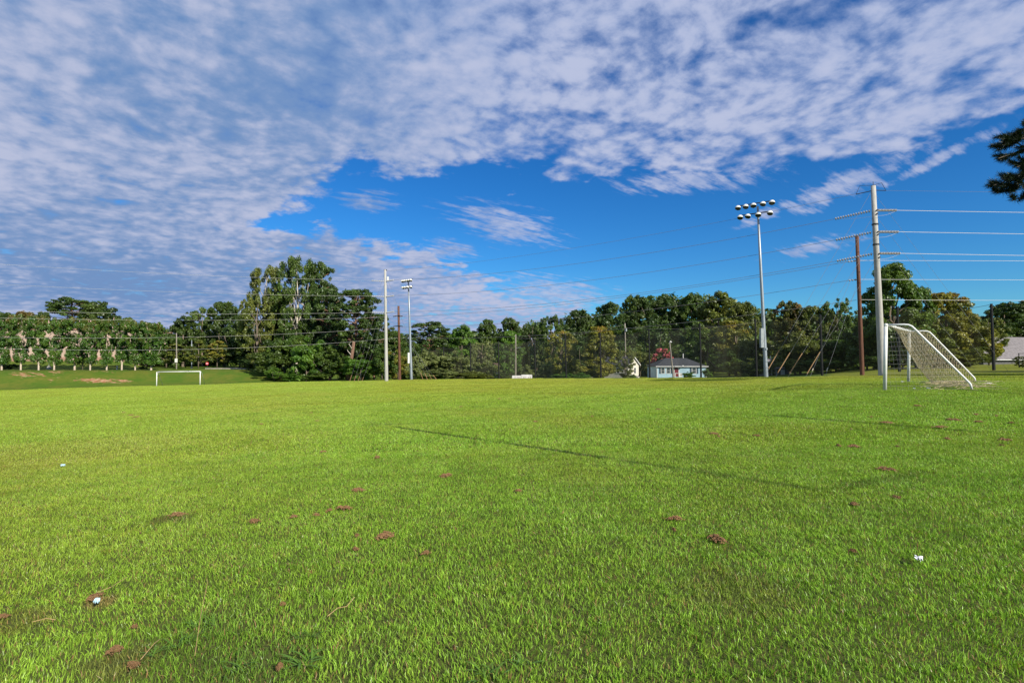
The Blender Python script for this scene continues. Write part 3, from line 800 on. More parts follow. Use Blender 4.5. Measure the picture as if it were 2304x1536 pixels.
# off-frame trees on the right whose shade reaches the grass
for (x, y, h_, r_, lb) in ((48, 13, 14, 4.5, 'nearest of the shade trees standing beyond the right of the field'), (54, 26, 18, 5.5, 'tallest shade tree standing beyond the right of the field'),
                           (64, 33, 16, 6, 'third shade tree standing beyond the right of the field'), (76, 38, 16, 6, 'fourth shade tree standing beyond the right of the field'), (62, 18, 16, 5.5, 'shade tree set back beyond the right of the field')):
    o = empty('broadleaf_tree', (x, y, tz(x, y)-.05), x, (r_/4.1, r_/4.1, h_/10)); tag(o, lb, 'tree')
    for part, me_, mt in (('crown', PROT['round_a'].crown, L['mid']), ('trunk', PROT['round_a'].trunk, None)):
        c = bpy.data.objects.new(part, me_); COL.objects.link(c); c.parent = o
        if mt is not None: c.material_slots[0].link = 'OBJECT'; c.material_slots[0].material = mt
o = empty('broadleaf_tree', (-2.2, -4.5, tz(0, -4)-.05), 0, (.72, .72, 1.22)); tag(o, 'shade tree standing behind the photographer on the left', 'tree')
for part, me_, mt in (('crown', PROT['round_b'].crown, L['mid']), ('trunk', PROT['round_b'].trunk, None)):
    c = bpy.data.objects.new(part, me_); COL.objects.link(c); c.parent = o
    if mt is not None: c.material_slots[0].link = 'OBJECT'; c.material_slots[0].material = mt

# far-off wood closing the gaps (one mass)
r = np.random.default_rng(77)
Cs = []; rd = []
for _ in range(900):
    px = r.uniform(-250, 2600); d = r.uniform(185, 205)
    if abs(px-300) < 0: continue
    top = np.interp(px, [-250, 300, 360, 560, 900, 1000, 1250, 1330, 1420, 1600, 1670, 1720, 1760, 1900, 2304, 2600], [725, 750, 755, 760, 765, 755, 738, 705, 676, 670, 690, 712, 715, 720, 725, 720])
    x = (px-CX)/F*d; zt = zrow(top, d); zg = tz(x, d)
    z = r.uniform(zg, max(zt, zg+2)); Cs.append((x, d, z)); rd.append(r.uniform(3, 5.5))
q, t = leaves(np.array(Cs), np.array(rd), 150000, .95, r, .8, .3, 0, -5, 20)
wm = quads_mesh('far_wood', q, 4, t); wood = link_mesh('far_wood', wm, L['dark']); tag(wood, 'far-off dark green wood closing the view behind all trees', 'wood', kind='stuff')
# second, nearer understory mass right behind the tree rows
Cs = []; rd = []
for _ in range(420):
    px = r.uniform(350, 2290)
    d = np.interp(px, [350, 700, 900, 1200, 1700, 2290], [150, 122, 135, 160, 134, 112])+r.uniform(-3, 3)
    if px < 560: d = 152+r.uniform(-3, 3)
    x = (px-CX)/F*d; zg = tz(x, d)
    top = np.interp(px, [350, 560, 700, 900, 1200, 1700, 2000, 2200, 2230, 2290], [775, 770, 740, 790, 790, 760, 760, 775, 800, 835])
    if px > 2225: continue
    z = r.uniform(zg, max(zrow(top, d), zg+1)); Cs.append((x, d, z)); rd.append(r.uniform(1.8, 3.2))
q, t = leaves(np.array(Cs), np.array(rd), 60000, .6, r, .8, .3, 0, -5, 12)
wm = quads_mesh('undergrowth', q, 4, t); uw = link_mesh('undergrowth', wm, L['mid']); tag(uw, 'tangled dark undergrowth filling the shade between the tree trunks', 'undergrowth', kind='stuff')

# bare visible trunks in front of the pines (slanting snag)
mb = MB(); a = at(785, 98)
mb.tube([a, at2(790, 810, 98), at2(794, 785, 98), at2(796, 768, 98)], [.42, .36, .32, .26], 8)
sn = empty('pine_snag', a); sn.location = a
for i in range(len(mb.v)): mb.v[i] = tuple(Vector(mb.v[i])-a)
mb.build('trunk', M['bark_red'], sn, True)
mb = MB(); mb.tube([at2(790, 798, 97.8)-a, at2(783, 790, 97.5)-a, at2(781, 786, 97.4)-a], [.09, .06, .03], 5); mb.tube([at2(792, 784, 97.8)-a, at2(785, 774, 97.5)-a, at2(789, 769, 97.4)-a], [.09, .06, .03], 5)
mb.build('dead_branch', M['bark_white'], sn); tag(sn, 'slanting bare reddish trunk with white dead branches', 'tree trunk')

# ------------------------------------------------------------------ poles
def local(pts, o): return [Vector(p)-o for p in pts]
def pole(name, px0, y0, px1, y1, d, r0, r1, mat, label, cat='utility pole', group=None, n=16):
    b = Vector(((px0-CX)/F*d, d, 0)); b.z = tz(b.x, d)
    t = at2(px1, y1, d)
    root = empty(name, b)
    mb = MB(); tt = t-b
    mb.tube([(-tt*.02), Vector((0, 0, 0)), tt*.33, tt*.66, tt], [r0, r0, r0*.67+r1*.33, r0*.33+r1*.67, r1], n)
    mb.build('shaft', mat, root, False).data.shade_smooth()
    tag(root, label, cat, group)
    return root, b, t
def on(b, t, y):   # point on pole axis at photo row y
    zt = zrow(y, b.y); f = (zt-b.z)/(t.z-b.z); return b+(t-b)*f

tall, TB, TT_ = pole('utility_pole', 1984, 845, 1972, 415, 48, .32, .20, M['concrete'], 'tall pale concrete power pole behind the near goal')
brn, BB, BT = pole('utility_pole', 1939, 845, 1933, 530, 52, .20, .16, M['creosote'], 'brown wooden utility pole just left of the tall concrete pole')
lft, LB, LT = pole('utility_pole', 870, 857, 865.5, 606, 82, .29, .17, M['concrete'], 'pale concrete power pole left of the farther floodlight')
lbr, LBB, LBT = pole('utility_pole', 900, 857, 896, 688, 88, .24, .18, M['creosote'], 'brown wooden utility pole with two short crossarms beside the left floodlight')
lightR, RB, RT = pole('floodlight_pole', 1723, 845, 1709, 462, 53, .21, .10, M['galv'], 'tall steel floodlight pole left of the near goal', 'floodlight')
lightL, FB, FT = pole('floodlight_pole', 926, 857, 918, 632, 92, .26, .12, M['galv'], 'farther steel floodlight pole beside the left concrete pole', 'floodlight')

# bands and fittings on the tall pole
for y in (503, 549):
    mb = MB(); p = on(TB, TT_, y)-TB; mb.tube([p-Vector((0, 0, .06)), p+Vector((0, 0, .06))], .275, 16); mb.build('steel_band', M['dark_metal'], tall)
mb = MB(); p = TT_-TB
mb.tube([p+Vector((-.05, 0, -.45)), p+Vector((-1.3, .5, -.65))], .04, 6); mb.tube([p+Vector((0, 0, .05)), p+Vector((-1.0, .4, .15)), p+Vector((-1.3, .5, -.65))], .02, 5)
mb.tube([p+Vector((.05, 0, -.42)), p+Vector((1.2, 0, -.45))], .035, 6); mb.tube([p+Vector((0, 0, .05)), p+Vector((.8, 0, .3)), p+Vector((1.2, 0, -.45))], .02, 5)
mb.tube([p, p+Vector((0, 0, .4))], .025, 5)
mb.build('top_bracket', M['dark_metal'], tall)
for y in (472, 480, 521, 527, 571, 579):
    mb = MB(); p = on(TB, TT_, y)-TB; mb.tube([p+Vector((.08, -.33, 0)), p+Vector((.08, -.2, 0))], .07, 8); mb.build('bolt', M['dark_metal'], tall)

def insulator(p0, p1, nd, rd, parent, origin):
    """string of discs from p0 to p1"""
    p0 = Vector(p0)-origin; p1 = Vector(p1)-origin; ax = (p1-p0)
    mb = MB(); q = ax.to_track_quat('Z', 'Y').to_matrix().to_4x4(); Ln = ax.length; prof = [(.02, 0)]
    for i in range(nd):
        z = Ln*(i+.5)/nd; h = Ln/nd
        prof += [(.035, z-h*.35), (rd, z-h*.15), (rd*.92, z+h*.18), (.035, z+h*.22)]
    prof.append((.02, Ln))
    mb.lathe(prof, Matrix.Translation(p0) @ q, 10)
    return mb.build('insulator', M['porcelain'], parent, False)

def wire(pts, r, mat, name='power_line'):
    a = pts[0]; mb = MB(); o = empty  # noqa
    mb.tube([Vector(p)-a for p in pts], r, 5)
    ob = mb.build(name, mat); ob.location = a
    return ob
def sagline(a, b, sag, n=26):
    a = Vector(a); b = Vector(b)
    return [a+(b-a)*(i/n)-Vector((0, 0, 4*sag*(i/n)*(1-i/n))) for i in range(n+1)]

GW = 'power lines strung between the poles'
rows_t = [(471, 478), (520, 527), (569, 578)]; rows_l = [632, 667, 703]
nmz = ['top', 'second', 'third']
for k, ((yr, yl), y2) in enumerate(zip(rows_t, rows_l)):
    pc = on(TB, TT_, yr)
    # right-hand insulator and line
    a = pc+Vector((.30, 0, 0)); b = at2(2024+k*3, yr, 48)
    insulator(a, b, 13, .13, tall, TB)
    e = Vector((130, 48, b.z-.2)); w = wire(sagline(b, e, .4), .021, M['wire_bright'])
    tag(w, '%s bright line running right from the tall concrete pole' % nmz[k], 'power line', GW)
    # left-hand insulator towards the far pole
    pl = on(LB, LT, y2)
    dirv = (pl-pc).normalized()
    a2 = pc+dirv*.30; b2 = a2+dirv*2.9+Vector((0, 0, -.28))
    insulator(a2, b2, 14, .14, tall, TB)
    # jumper loop
    mb = MB(); jm = pc-TB+Vector((-.1, -.45, -.62))
    ja, jb = b-TB, b2-TB
    l1 = [ja*(1-t_)**2+(ja*.5+jm*.5+Vector((0, 0, -.32)))*2*t_*(1-t_)+jm*t_*t_ for t_ in [q_/8 for q_ in range(9)]]
    l2 = [jm*(1-t_)**2+(jb*.5+jm*.5+Vector((0, 0, -.22)))*2*t_*(1-t_)+jb*t_*t_ for t_ in [q_/8 for q_ in range(1, 9)]]
    mb.tube(l1+l2, .011, 5)
    mb.build('jumper', M['wire_left'], tall)
    # far pole: small insulators on both sides
    c2 = pl+(-dirv)*1.9; insulator(pl+(-dirv)*.2, c2, 7, .11, lft, LB)
    w = wire(sagline(b2, c2, 1.15+.05*k), .019, M['wire_dark'])
    tag(w, '%s dark-toned line between the tall and the left concrete pole' % nmz[k], 'power line', GW)
    # left span; ends beyond the frame
    ends = [(0, 585), (0, 632), (0, 689.5)][k]
    dL = 62
    e = at2(-330, ends[1]-(632-585)*.18 if k else 568, dL)
    e = at2(-330, [570, 619, 688][k], dL)
    dv = (e-pl).normalized(); c3 = pl+dv*2.2
    insulator(pl+dv*.2, c3, 7, .11, lft, LB)
    w = wire(sagline(c3, e, .55), .014, M['wire_left'])
    tag(w, '%s bright line running left from the left concrete pole' % nmz[k], 'power line', GW)
# static wire at pole tops
w = wire(sagline(TT_+Vector((-1.3, .5, -.6)), LT+Vector((.1, 0, -.2)), 1.0), .014, M['wire_dark']); tag(w, 'thin static wire joining the tops of the two concrete poles', 'power line', GW)
w = wire(sagline(TT_+Vector((1.2, 0, -.45)), Vector((130, 48, TT_.z-.6)), .3), .010, M['wire_dark']); tag(w, 'thin static wire running right from the tall pole top', 'power line', GW)
# lines on the brown poles
for k, (y, y2, y3, lb) in enumerate([(585, 712, 706, 'fourth'), (628, 736, 741, 'fifth'), (674, 760, 777, 'lowest')]):
    pc = on(BB, BT, y); p2 = on(LBB, LBT, y2)
    e = Vector((130, 52, zrow([584, 628, 676][k], 52)))
    w = wire(sagline(pc+Vector((.2, 0, 0)), e, .1), .017, M['wire_bright']); tag(w, '%s line running right from the right brown pole' % lb, 'power line', GW)
    a = pc+(p2-pc).normalized()*.25
    if k < 2: 
        insulator(pc+(p2-pc).normalized()*.15, pc+(p2-pc).normalized()*.9, 3, .10, brn, BB); a = pc+(p2-pc).normalized()*.9
    w = wire(sagline(a, p2, [1.1, 1.2, 1.3][k]), .020, M['wire_dark']); tag(w, '%s line between the right and the left brown pole' % lb, 'power line', GW)
    e = at2(-330, [705, 750, 770][k], 66)
    w = wire(sagline(p2+Vector((-.2, 0, 0)), e, [.75, 1.15, 1.5][k]), .013, M['wire_left']); tag(w, '%s line running left from the left brown pole' % lb, 'power line', GW)
mb = MB()
for y in (711, 734):
    p = on(LBB, LBT, y)-LBB
    mb.tube([p+Vector((-.9, -.25, -.05)), p+Vector((0, -.25, .10)), p+Vector((.75, -.25, -.02))], [.07, .09, .07], 6)
mb.build('crossarm', M['dark_metal'], lbr)
# short arms on left concrete pole for the guys near the top
mb = MB(); p = LT-LB
mb.tube([p+Vector((-.2, 0, -.05)), p+Vector((.25, 0, -.05))], .10, 6); mb.build('cap', M['dark_metal'], lft)
mb = MB(); mb.box((.18, -.2, p.z-1.5), (.22, .15, .7)); mb.build('top_plate', M['white_metal'], lft)

# guy wires with guards
GG = 'guy wires bracing the power poles'
def guy(top, px, d, rw, label, guard=None, gm='guard', gr=.045, g0=.05):
    b = Vector(((px-CX)/F*d, d, 0)); b.z = tz(b.x, d)
    root = empty('guy_wire', b)
    mb = MB(); t = top-b; mb.tube([Vector((0, 0, -.1)), t*.5, t], rw, 5); mb.build('cable', M['wire_guy'], root)
    if guard:
        mb = MB(); mb.tube([t*g0, t*guard], gr, 7); mb.build('guard', M[gm], root)
    tag(root, label, 'guy wire', GG)
for k, (y, px, gl, gm, lb) in enumerate([
    (420, 1716, .15, 'guard', 'left guy wire with orange guard, crossing foot of tall floodlight pole'),
    (479, 1742, .155, 'guard', 'guy wire with orange guard, first right of the tall floodlight'),
    (528, 1770, .175, 'guard', 'guy wire with orange guard, second right of the tall floodlight'),
    (578, 1810, .215, 'guard', 'guy wire with yellow guard, third right of the tall floodlight')]):
    guy(on(TB, TT_, y), px, 49.5, .011, lb, gl, gm, .033, .05 if k == 0 else .03)
guy(on(BB, BT, 590), 1821, 51.5, .011, 'guy wire with a short pinkish guard left of the brown pole', .07, 'guard_pale')
guy(on(BB, BT, 630), 1855, 51.5, .011, 'guy wire with a short white guard nearest the brown pole', .085, 'guard_pale')
for k, (y, px, lb) in enumerate([(430, 2268, 'outermost guy wire falling right from the tall pole'), (479, 2232, 'middle guy wire falling right from the tall pole'), (528, 2196, 'inner guy wire falling right from the tall pole')]):
    guy(on(TB, TT_, y), px, 52, .009, lb)
for k, (px, px2) in enumerate([(787, 791), (797, 801), (806, 810), (815, 820)]):
    guy(on(LB, LT, [610, 632, 667, 703][k]), px, 84, .010, ['leftmost', 'second', 'third', 'rightmost'][k]+' of four guy wires with yellow guards left of the far concrete pole', .062, 'guard', .032, .0)
for k, px in enumerate([952, 962, 972, 982]):
    guy(on(LB, LT, [610, 632, 667, 703][k]), px, 88, .010, ['nearest', 'second', 'third', 'farthest'][k]+' of four guy wires with yellow guards right of the far floodlight', .065, 'guard', .032, .0)

# floodlight heads
def floodlight(root, base, top, xdir, n_top, n_low, span, rows, rad):
    """arms along xdir with hooded lamps"""
    xd = Vector(xdir).normalized()
    face = Vector((xd.y, -xd.x, 0))           # towards the field (and camera)
    for row, (cnt, z, offs) in enumerate(rows):
        mb = MB(); c = top-base; c.z += z
        lo, hi = min(offs)-.15, max(offs)+.15
        a = c+xd*lo; b = c+xd*hi
        mb.box((a+b)/2, ((b-a).length, .09, .09), math.atan2(xd.y, xd.x))
        for s in offs:
            p = c+xd*s; mb.tube([p, p+face*.22-Vector((0, 0, .12))], .035, 6)
        mb.build('crossarm', M['dark_metal'], root)
        for i, s in enumerate(offs):
            yaw = random.uniform(-.35, .35)
            p = c+xd*s+face*.32-Vector((0, 0, .28))
            aim = (Matrix.Rotation(yaw, 3, 'Z') @ face)*.62-Vector((0, 0, .78)); aim.normalize()
            q = aim.to_track_quat('Z', 'Y').to_matrix().to_4x4()
            mt = Matrix.Translation(p) @ q
            mh = MB(); mh.lathe([(.02, -rad*.95), (rad*.45, -rad*.88), (rad*.8, -rad*.5), (rad*.98, -.02), (rad, rad*.12)], mt, 18)
            # visor: the hood is longer on its upper side
            vs = []; fs = []
            nn = 12
            upv = (Vector((0, 0, 1))-aim*aim.z).normalized(); sd = aim.cross(upv)
            for j in range(nn+1):
                a_ = math.pi*(-.42+.84*j/nn)
                rim = (upv*math.cos(a_)+sd*math.sin(a_))*rad
                ln = rad*.55*math.cos(a_*1.05)
                vs += [p+rim+aim*rad*.10, p+rim*.93+aim*(rad*.12+ln)]
            for j in range(nn): fs.append((2*j, 2*j+1, 2*j+3, 2*j+2))
            mh.add(vs, fs)
            lamp = mh.build('lamp_hood', M['hood'], root, True)
            ml = MB(); ml.lathe([(rad*.97, rad*.02), (rad*.6, rad*.10), (.01, rad*.13)], mt, 16); ml.build('lens', M['hood_dark'], lamp)
    return
floodlight(lightR, RB, RT, (3.9, -2.8, 0), 5, 4, 0, [(5, .35, (-1.85, -1.1, -.35, .55, 1.4)), (4, -.70, (-1.65, -.9, .1, 1.2))], .30)
floodlight(lightL, FB, FT, (3.3, -2.6, 0), 4, 4, 0, [(5, .3, (-1.3, -.75, -.15, .45, 1.0)), (4, -.9, (-1.15, -.6, .1, 1.0))], .31)
mb = MB(); c = on(RB, RT, 760)-RB; mb.box(c+Vector((-.28, -.05, 0)), (.30, .35, 2.0)); mb.build('ballast_box', M['galv_dull'], lightR)
mb = MB()
for z in (1.0, 1.6): mb.tube([Vector((0, 0, z)), Vector((0, 0, z+.04))], .25, 12)
mb.box((-.02, -.23, 2.9), (.14, .06, .2)); mb.build('base_collar', M['galv_dull'], lightR)
mb = MB(); c = on(FB, FT, 805)-FB; mb.box(c+Vector((-.32, -.05, 0)), (.32, .35, 1.9)); mb.build('ballast_box', M['white_metal'], lightL)

# ------------------------------------------------------------------ goals
def goal_near():
    P1 = Vector((13.9, 19.1, 0)); P2 = Vector((19.2, 24.8, 0)); P1.z = tz(P1.x, P1.y); P2.z = tz(P2.x, P2.y)
    root = empty('soccer_goal', P1); o = P1
    H = 2.44; bd = Vector((2.15, -1.15, 0)); tipd = bd.normalized()
    T1 = at2(1994, 731, 19.15); T2 = P2+Vector((.12, .03, zrow(745, 24.8)-P2.z))
    pr = .062
    for p, t in ((P1, T1), (P2, T2)):
        mb = MB(); mb.tube(local([p-Vector((0, 0, .02)), t], o), pr, 14); mb.build('post', M['white_metal'], root, True)
    mb = MB(); mb.tube(local([T1-(T2-T1)*.008, T2+(T2-T1)*.008], o), pr, 14); mb.build('crossbar', M['white_metal'], root, True)
    B1 = P1+bd; B2 = P2+bd; B1.z = tz(B1.x, B1.y); B2.z = tz(B2.x, B2.y)
    stays = []
    for t, b in ((T1, B1), (T2, B2)):
        k1 = t+tipd*.70+Vector((0, 0, .0)); f = b+Vector((0, 0, .30))-tipd*.05
        pts = [t, t+tipd*.55, t+tipd*.68-Vector((0, 0, .015)), t+tipd*.78-Vector((0, 0, .07)), t+tipd*.86-Vector((0, 0, .17))]
        pts += [pts[-1]*.5+f*.5, f+(pts[-1]-f)*.06, f-Vector((0, 0, .08))+tipd*.06, b-Vector((0, 0, .02))+tipd*.06]
        mb = MB(); mb.tube(local(pts, o), .036, 10); mb.build('back_stay', M['white_metal'], root, True)
        stays.append(pts)
    # back net, sagging
    def prof(pts, v):
        ls = [0]
        for a, b in zip(pts[:-1], pts[1:]): ls.append(ls[-1]+(b-a).length)
        s = v*ls[-1]
        for i in range(len(pts)-1):
            if s <= ls[i+1]+1e-6:
                return pts[i]+(pts[i+1]-pts[i])*((s-ls[i])/max(1e-6, ls[i+1]-ls[i]))
        return pts[-1]
    inward = -tipd
    def net(u, v):
        e = prof(stays[0], v)*(1-u)+prof(stays[1], v)*u
        w = math.sin(math.pi*u)**.45
        bar = T1*(1-u)+T2*u
        g = B1*(1-u)+B2*u+inward*1.25*math.sin(math.pi*u)**.6
        g.z = tz(g.x, g.y)+.03
        m = bar*.45+g*.55+inward*.25+Vector((0, 0, -.10))
        dr = bar*((1-v)**2)+m*2*v*(1-v)+g*v*v
        return e*(1-w)+dr*w
    mb = MB(); nu, nv = 54, 27; rc = .0046
    grid = [[net(i/nu, j/nv)+Vector((random.gauss(0, .008), random.gauss(0, .008), random.gauss(0, .008))) for j in range(nv+1)] for i in range(nu+1)]
    # diamond mesh: diagonals
    for s in range(-nv, nu+1, 1):
        l1 = [grid[s+j][j]-o for j in range(nv+1) if 0 <= s+j <= nu]
        l2 = [grid[s+j][nv-j]-o for j in range(nv+1) if 0 <= s+j <= nu]
        for l in (l1, l2):
            if len(l) > 1: mb.tube(l, rc, 3, cap=False)
    # excess net piled on the ground behind
    pile = []
    for i in range(150):
        u = random.uniform(.0, 1.0)
        base = B1*(1-u)+B2*u+tipd*random.uniform(-.7, .55)+inward*.5*math.sin(math.pi*u)
        pts = []
        a = random.uniform(0, 6.28)
        for j in range(5):
            a += random.uniform(-.8, .8); base = base+Vector((math.cos(a), math.sin(a), 0))*.16
            pts.append(Vector((base.x, base.y, tz(base.x, base.y)+random.uniform(.05, .11)))-o)
        mb.tube(pts, .007, 3, cap=False)
    mb.tube([g[0]-o for g in grid], .012, 4); mb.tube([g[nv]-o for g in grid], .010, 4)
    mb.build('back_net', M['cord'], root)
    # side nets
    for p, t, st, b in ((P1, T1, stays[0], B1), (P2, T2, stays[1], B2)):
        mb = MB(); nh = 14; nv2 = 15
        def sidept(a, c):
            front = t*(1-c)+p*c; back = prof(st, min(1, .12+.88*c)) if c > 0 else prof(st, .24)
            back = prof(st, .2+.8*c)
            q_ = front*(1-a)+back*a
            side = (P1-P2).normalized()*(.10*math.sin(math.pi*a)*math.sin(math.pi*c))
            q_ = q_+side; q_.z = max(q_.z, tz(q_.x, q_.y)+.03); return q_
        for i in range(nh+1):
            mb.tube([sidept(i/nh, j/12)-o for j in range(13)], .0022, 3, cap=False)
        for j in range(nv2+1):
            mb.tube([sidept(i/8, j/nv2)-o for i in range(9)], .0022, 3, cap=False)
        mb.build('side_net', M['cord_white'], root)
    tag(root, 'large white soccer goal with a sagging tan net, at right', 'soccer goal')
goal_near()
def goal_far():
    d = 88.; H = 2.44
    A = at(354, d); B = at(451.5, d+.8)
    A = Vector((A.x, d, zrow(866.5, d))); B = Vector((B.x, d+.8, zrow(865, d+.8)))
    root = empty('soccer_goal', A); o = A
    zt = H
    for p in (A, B):
        mb = MB(); mb.tube([p-o-Vector((0, 0, .5)), p-o+Vector((0, 0, 2.3))], .075, 12); mb.build('post', M['white_metal'], root, True)
    mb = MB(); mb.tube([A-o+Vector((0, 0, 2.3)), B-o+Vector((0, 0, 2.3))], .075, 12); mb.build('crossbar', M['white_metal'], root, True)
    for p in (A, B):
        mb = MB(); f = p-o+Vector((-.42, 2.2, -.3)); mb.tube([p-o+Vector((0, 0, 2.25)), p-o+Vector((-.1, .5, 2.2)), f], .045, 8); mb.build('back_stay', M['white_metal'], root, True)
    mb = MB(); fa = A-o+Vector((-.42, 2.2, -.3)); fb = B-o+Vector((-.42, 2.2, -.3)); mb.tube([fa, fb], .045, 8); mb.build('ground_bar', M['white_metal'], root, True)
    tag(root, 'small-looking distant white goal without net before the bank', 'soccer goal')
goal_far()

# ------------------------------------------------------------------ ball-stop net fence
posts = [(951, 783, 122), (1000, 780, 118), (1060, 771, 112), (1123, 768, 107), (1205, 764, 101), (1274, 752, 95), (1352, 748, 89), (1462, 739, 83), (1577, 727, 77), (1702, 717, 72), (1849, 708, 66), (2023, 690, 60), (2235, 683, 56)]
def net_mat():
    m, nt = newmat('black_mesh_netting'); h = NT(nt)
    uvw = h.n('ShaderNodeTexCoord').outputs['Object']
    nz = h.noise(h.vmath('MULTIPLY', uvw, (1.0, 1.0, .05)), .9, 5, .65)
    at_ = h.n('ShaderNodeAttribute', attribute_name='dens').outputs['Fac']
    al = h.math('MULTIPLY', at_, h.ss(nz, .3, .7, .55, 1.25))
    d = h.n('ShaderNodeBsdfDiffuse', i_Color=(.23, .215, .15)); t = h.n('ShaderNodeBsdfTransparent')
    h.out(h.n('ShaderNodeMixShader', i_0=al, i_1=t.outputs[0], i_2=d.outputs[0]).outputs[0]); return m
NM = net_mat()
o0 = at(1462, 83); root = empty('net_fence', o0)
tp = []; bp = []
for (px, yt, d) in posts:
    b = at(px, d); t = at2(px-2, yt, d); t.z = min(t.z, b.z+12)
    mb = MB(); mb.tube(local([b-Vector((0, 0, .2)), t], o0), [.15, .115], 8); mb.build('post', M['black_pole'], root)
    tp.append(t-o0); bp.append(b-o0)
dens = [.24, .26, .30, .30, .30, .25, .22, .22, .20, .12, .08, .06]
for i in range(len(posts)-1):
    n = 14; vs = []; fs = []
    for j in range(n+1):
        u = j/n; sag = 1.0*math.sin(math.pi*u)*.55
        t = tp[i]*(1-u)+tp[i+1]*u-Vector((0, 0, .1+sag)); b = bp[i]*(1-u)+bp[i+1]*u
        b.z = tz(b.x+o0.x, b.y+o0.y)-o0.z+.02
        wob = .12*math.sin(u*9+i)
        for k in range(7):
            v = k/6; p = t*(1-v)+b*v; p = p+Vector((0, .22+wob*math.sin(math.pi*v), 0)); vs.append(p)
    for j in range(n):
        for k in range(6): a = j*7+k; fs.append((a, a+1, a+8, a+7))
    me = bpy.data.meshes.new('net'); me.from_pydata([tuple(v) for v in vs], [], fs)
    a = me.attributes.new('dens', 'FLOAT', 'POINT'); a.data.foreach_set('value', [dens[i]]*len(vs)); me.update(); me.shade_smooth()
    link_mesh('net', me, NM, root)
    mb = MB(); mb.tube([vs[j*7] for j in range(n+1)], .02, 4); mb.build('top_rope', M['black_pole'], root)
tag(root, 'high black ball-stop netting on tall black posts along the far side', 'net fence')

# ------------------------------------------------------------------ street poles, lamps, signs
p_, b, t = pole('street_pole', 1160, 845, 1160.5, 752, 112, .20, .12, M['wood'], 'pale slim street pole standing behind the white low sign', 'street pole')
mb = MB(); q_ = on(b, t, 785)-b; mb.tube([q_, q_+Vector((.5, 0, .3)), q_+Vector((1.1, 0, .35))], .05, 6); mb.build('lamp_arm', M['galv'], p_)
p_, b, t = pole('street_pole', 1408, 850, 1406.5, 727, 120, .16, .12, M['wood'], 'wooden utility pole with a small transformer behind the white house', 'utility pole')
mb = MB(); q_ = on(b, t, 742)-b; mb.tube([q_+Vector((.2, -.2, -.35)), q_+Vector((.2, -.2, .4))], .2, 10); mb.build('transformer', M['galv_dull'], p_)
wb = t
for k, (px, y, sg) in enumerate([(1340, 745, .5), (1500, 733, .6)]):
    w = wire(sagline(on(b, t, 729+8*k), at2(px-180 if k == 0 else px+240, y+16 if k == 0 else y-14, 118), 1.0), .016, M['wire_dark']); tag(w, ['thin service wire running left from the transformer pole', 'thin service wire running right from the transformer pole'][k], 'power line', GW)
p_, b, t = pole('street_lamp', 1515, 850, 1507, 770, 104, .17, .11, M['wood'], 'pale leaning wooden lamp pole in front of the blue house', 'street lamp')
mb = MB(); q_ = t-b; mb.tube([q_, q_+Vector((.15, 0, .2)), q_+Vector((.35, 0, -.02))], [.12, .13, .14], 8); mb.build('lamp_head', M['globe'], p_, True)
p_, b, t = pole('utility_pole', 398, 832, 396.5, 749, 113, .13, .09, M['wood'], 'thin wooden pole with a white meter box right of the crape myrtles')
mb = MB(); mb.box((0.0, -.17, 1.9), (.5, .2, .85)); mb.build('meter_box', M['white_metal'], p_)
mb = MB(); q_ = t-b; mb.tube([q_+Vector((0, 0, -.15)), q_+Vector((-.55, 0, -.1))], .04, 6); mb.box(q_+Vector((-.65, 0, -.14)), (.4, .2, .12)); mb.build('lamp_head', M['galv'], p_)
p_, b, t = pole('lamp_post', 432, 833, 431, 765, 118, .10, .07, M['galv'], 'grey metal lamp post among the young light green trees', 'lamp post')
mb = MB(); mb.lathe([(.22, 0), (.22, .4), (.12, .5)], None, 10); mb.build('base', M['concrete'], p_)
# globe lamp
b = at(111, 112); p_ = empty('globe_lamp', b); hgt = zrow(813, 112)-b.z
mb = MB(); mb.lathe([(.45, -.1), (.42, .35), (.25, .6), (.06, .65), (.05, hgt-.2), (.12, hgt-.15)], None, 12); mb.build('post', M['concrete'], p_)
mb = MB(); mb.lathe([(.02, hgt-.2), (.24, hgt-.1), (.31, hgt+.12), (.24, hgt+.34), (.02, hgt+.44)], None, 14); mb.build('globe', M['globe'], p_, True)
tag(p_, 'white globe lamp on a short post between the crape myrtles', 'lamp')
# hydrant / marker
b = at(264, 110); b.z = zrow(829, 110); b.z = tz(b.x, 110); p_ = empty('hydrant', b)
mb = MB(); mb.lathe([(.17, -.05), (.17, .06), (.11, .08), (.11, .55), (.15, .57), (.15, .62), (.11, .66), (.05, .76), (.01, .78)], None, 12); mb.build('barrel', M['white_metal'], p_, True)
mb = MB(); mb.tube([(-.2, 0, .42), (.2, 0, .42)], .06, 8); mb.build('nozzle', M['white_metal'], p_)
tag(p_, 'small white hydrant on the grass between two crape myrtles', 'hydrant')
# do-not-enter sign (faded red disc, white bar)
d = 116; b = at(467, d); p_ = empty('road_sign', b); zc = zrow(817.5, d)-b.z
mb = MB(); mb.tube([(0, 0, -.1), (0, 0, zc+.3)], .05, 6); mb.build('post', M['dark_metal'], p_)
face = MB(); n = 24; rr_ = .36
MX = Matrix.Translation((0, -.07, zc)) @ Matrix.Rotation(math.pi/2, 4, 'X')
face.lathe([(.001, .015), (rr_, .015), (rr_, -.015), (.001, -.015)], MX, 8); fo = face.build('sign_panel', M['sign_red'], p_)
mb = MB(); mb.box((0, -.093, zc+.0), (.46, .012, .15)); mb.build('white_band', M['sign_white'], fo)
tag(p_, 'red road sign with white band on a thin post by the road', 'road sign')
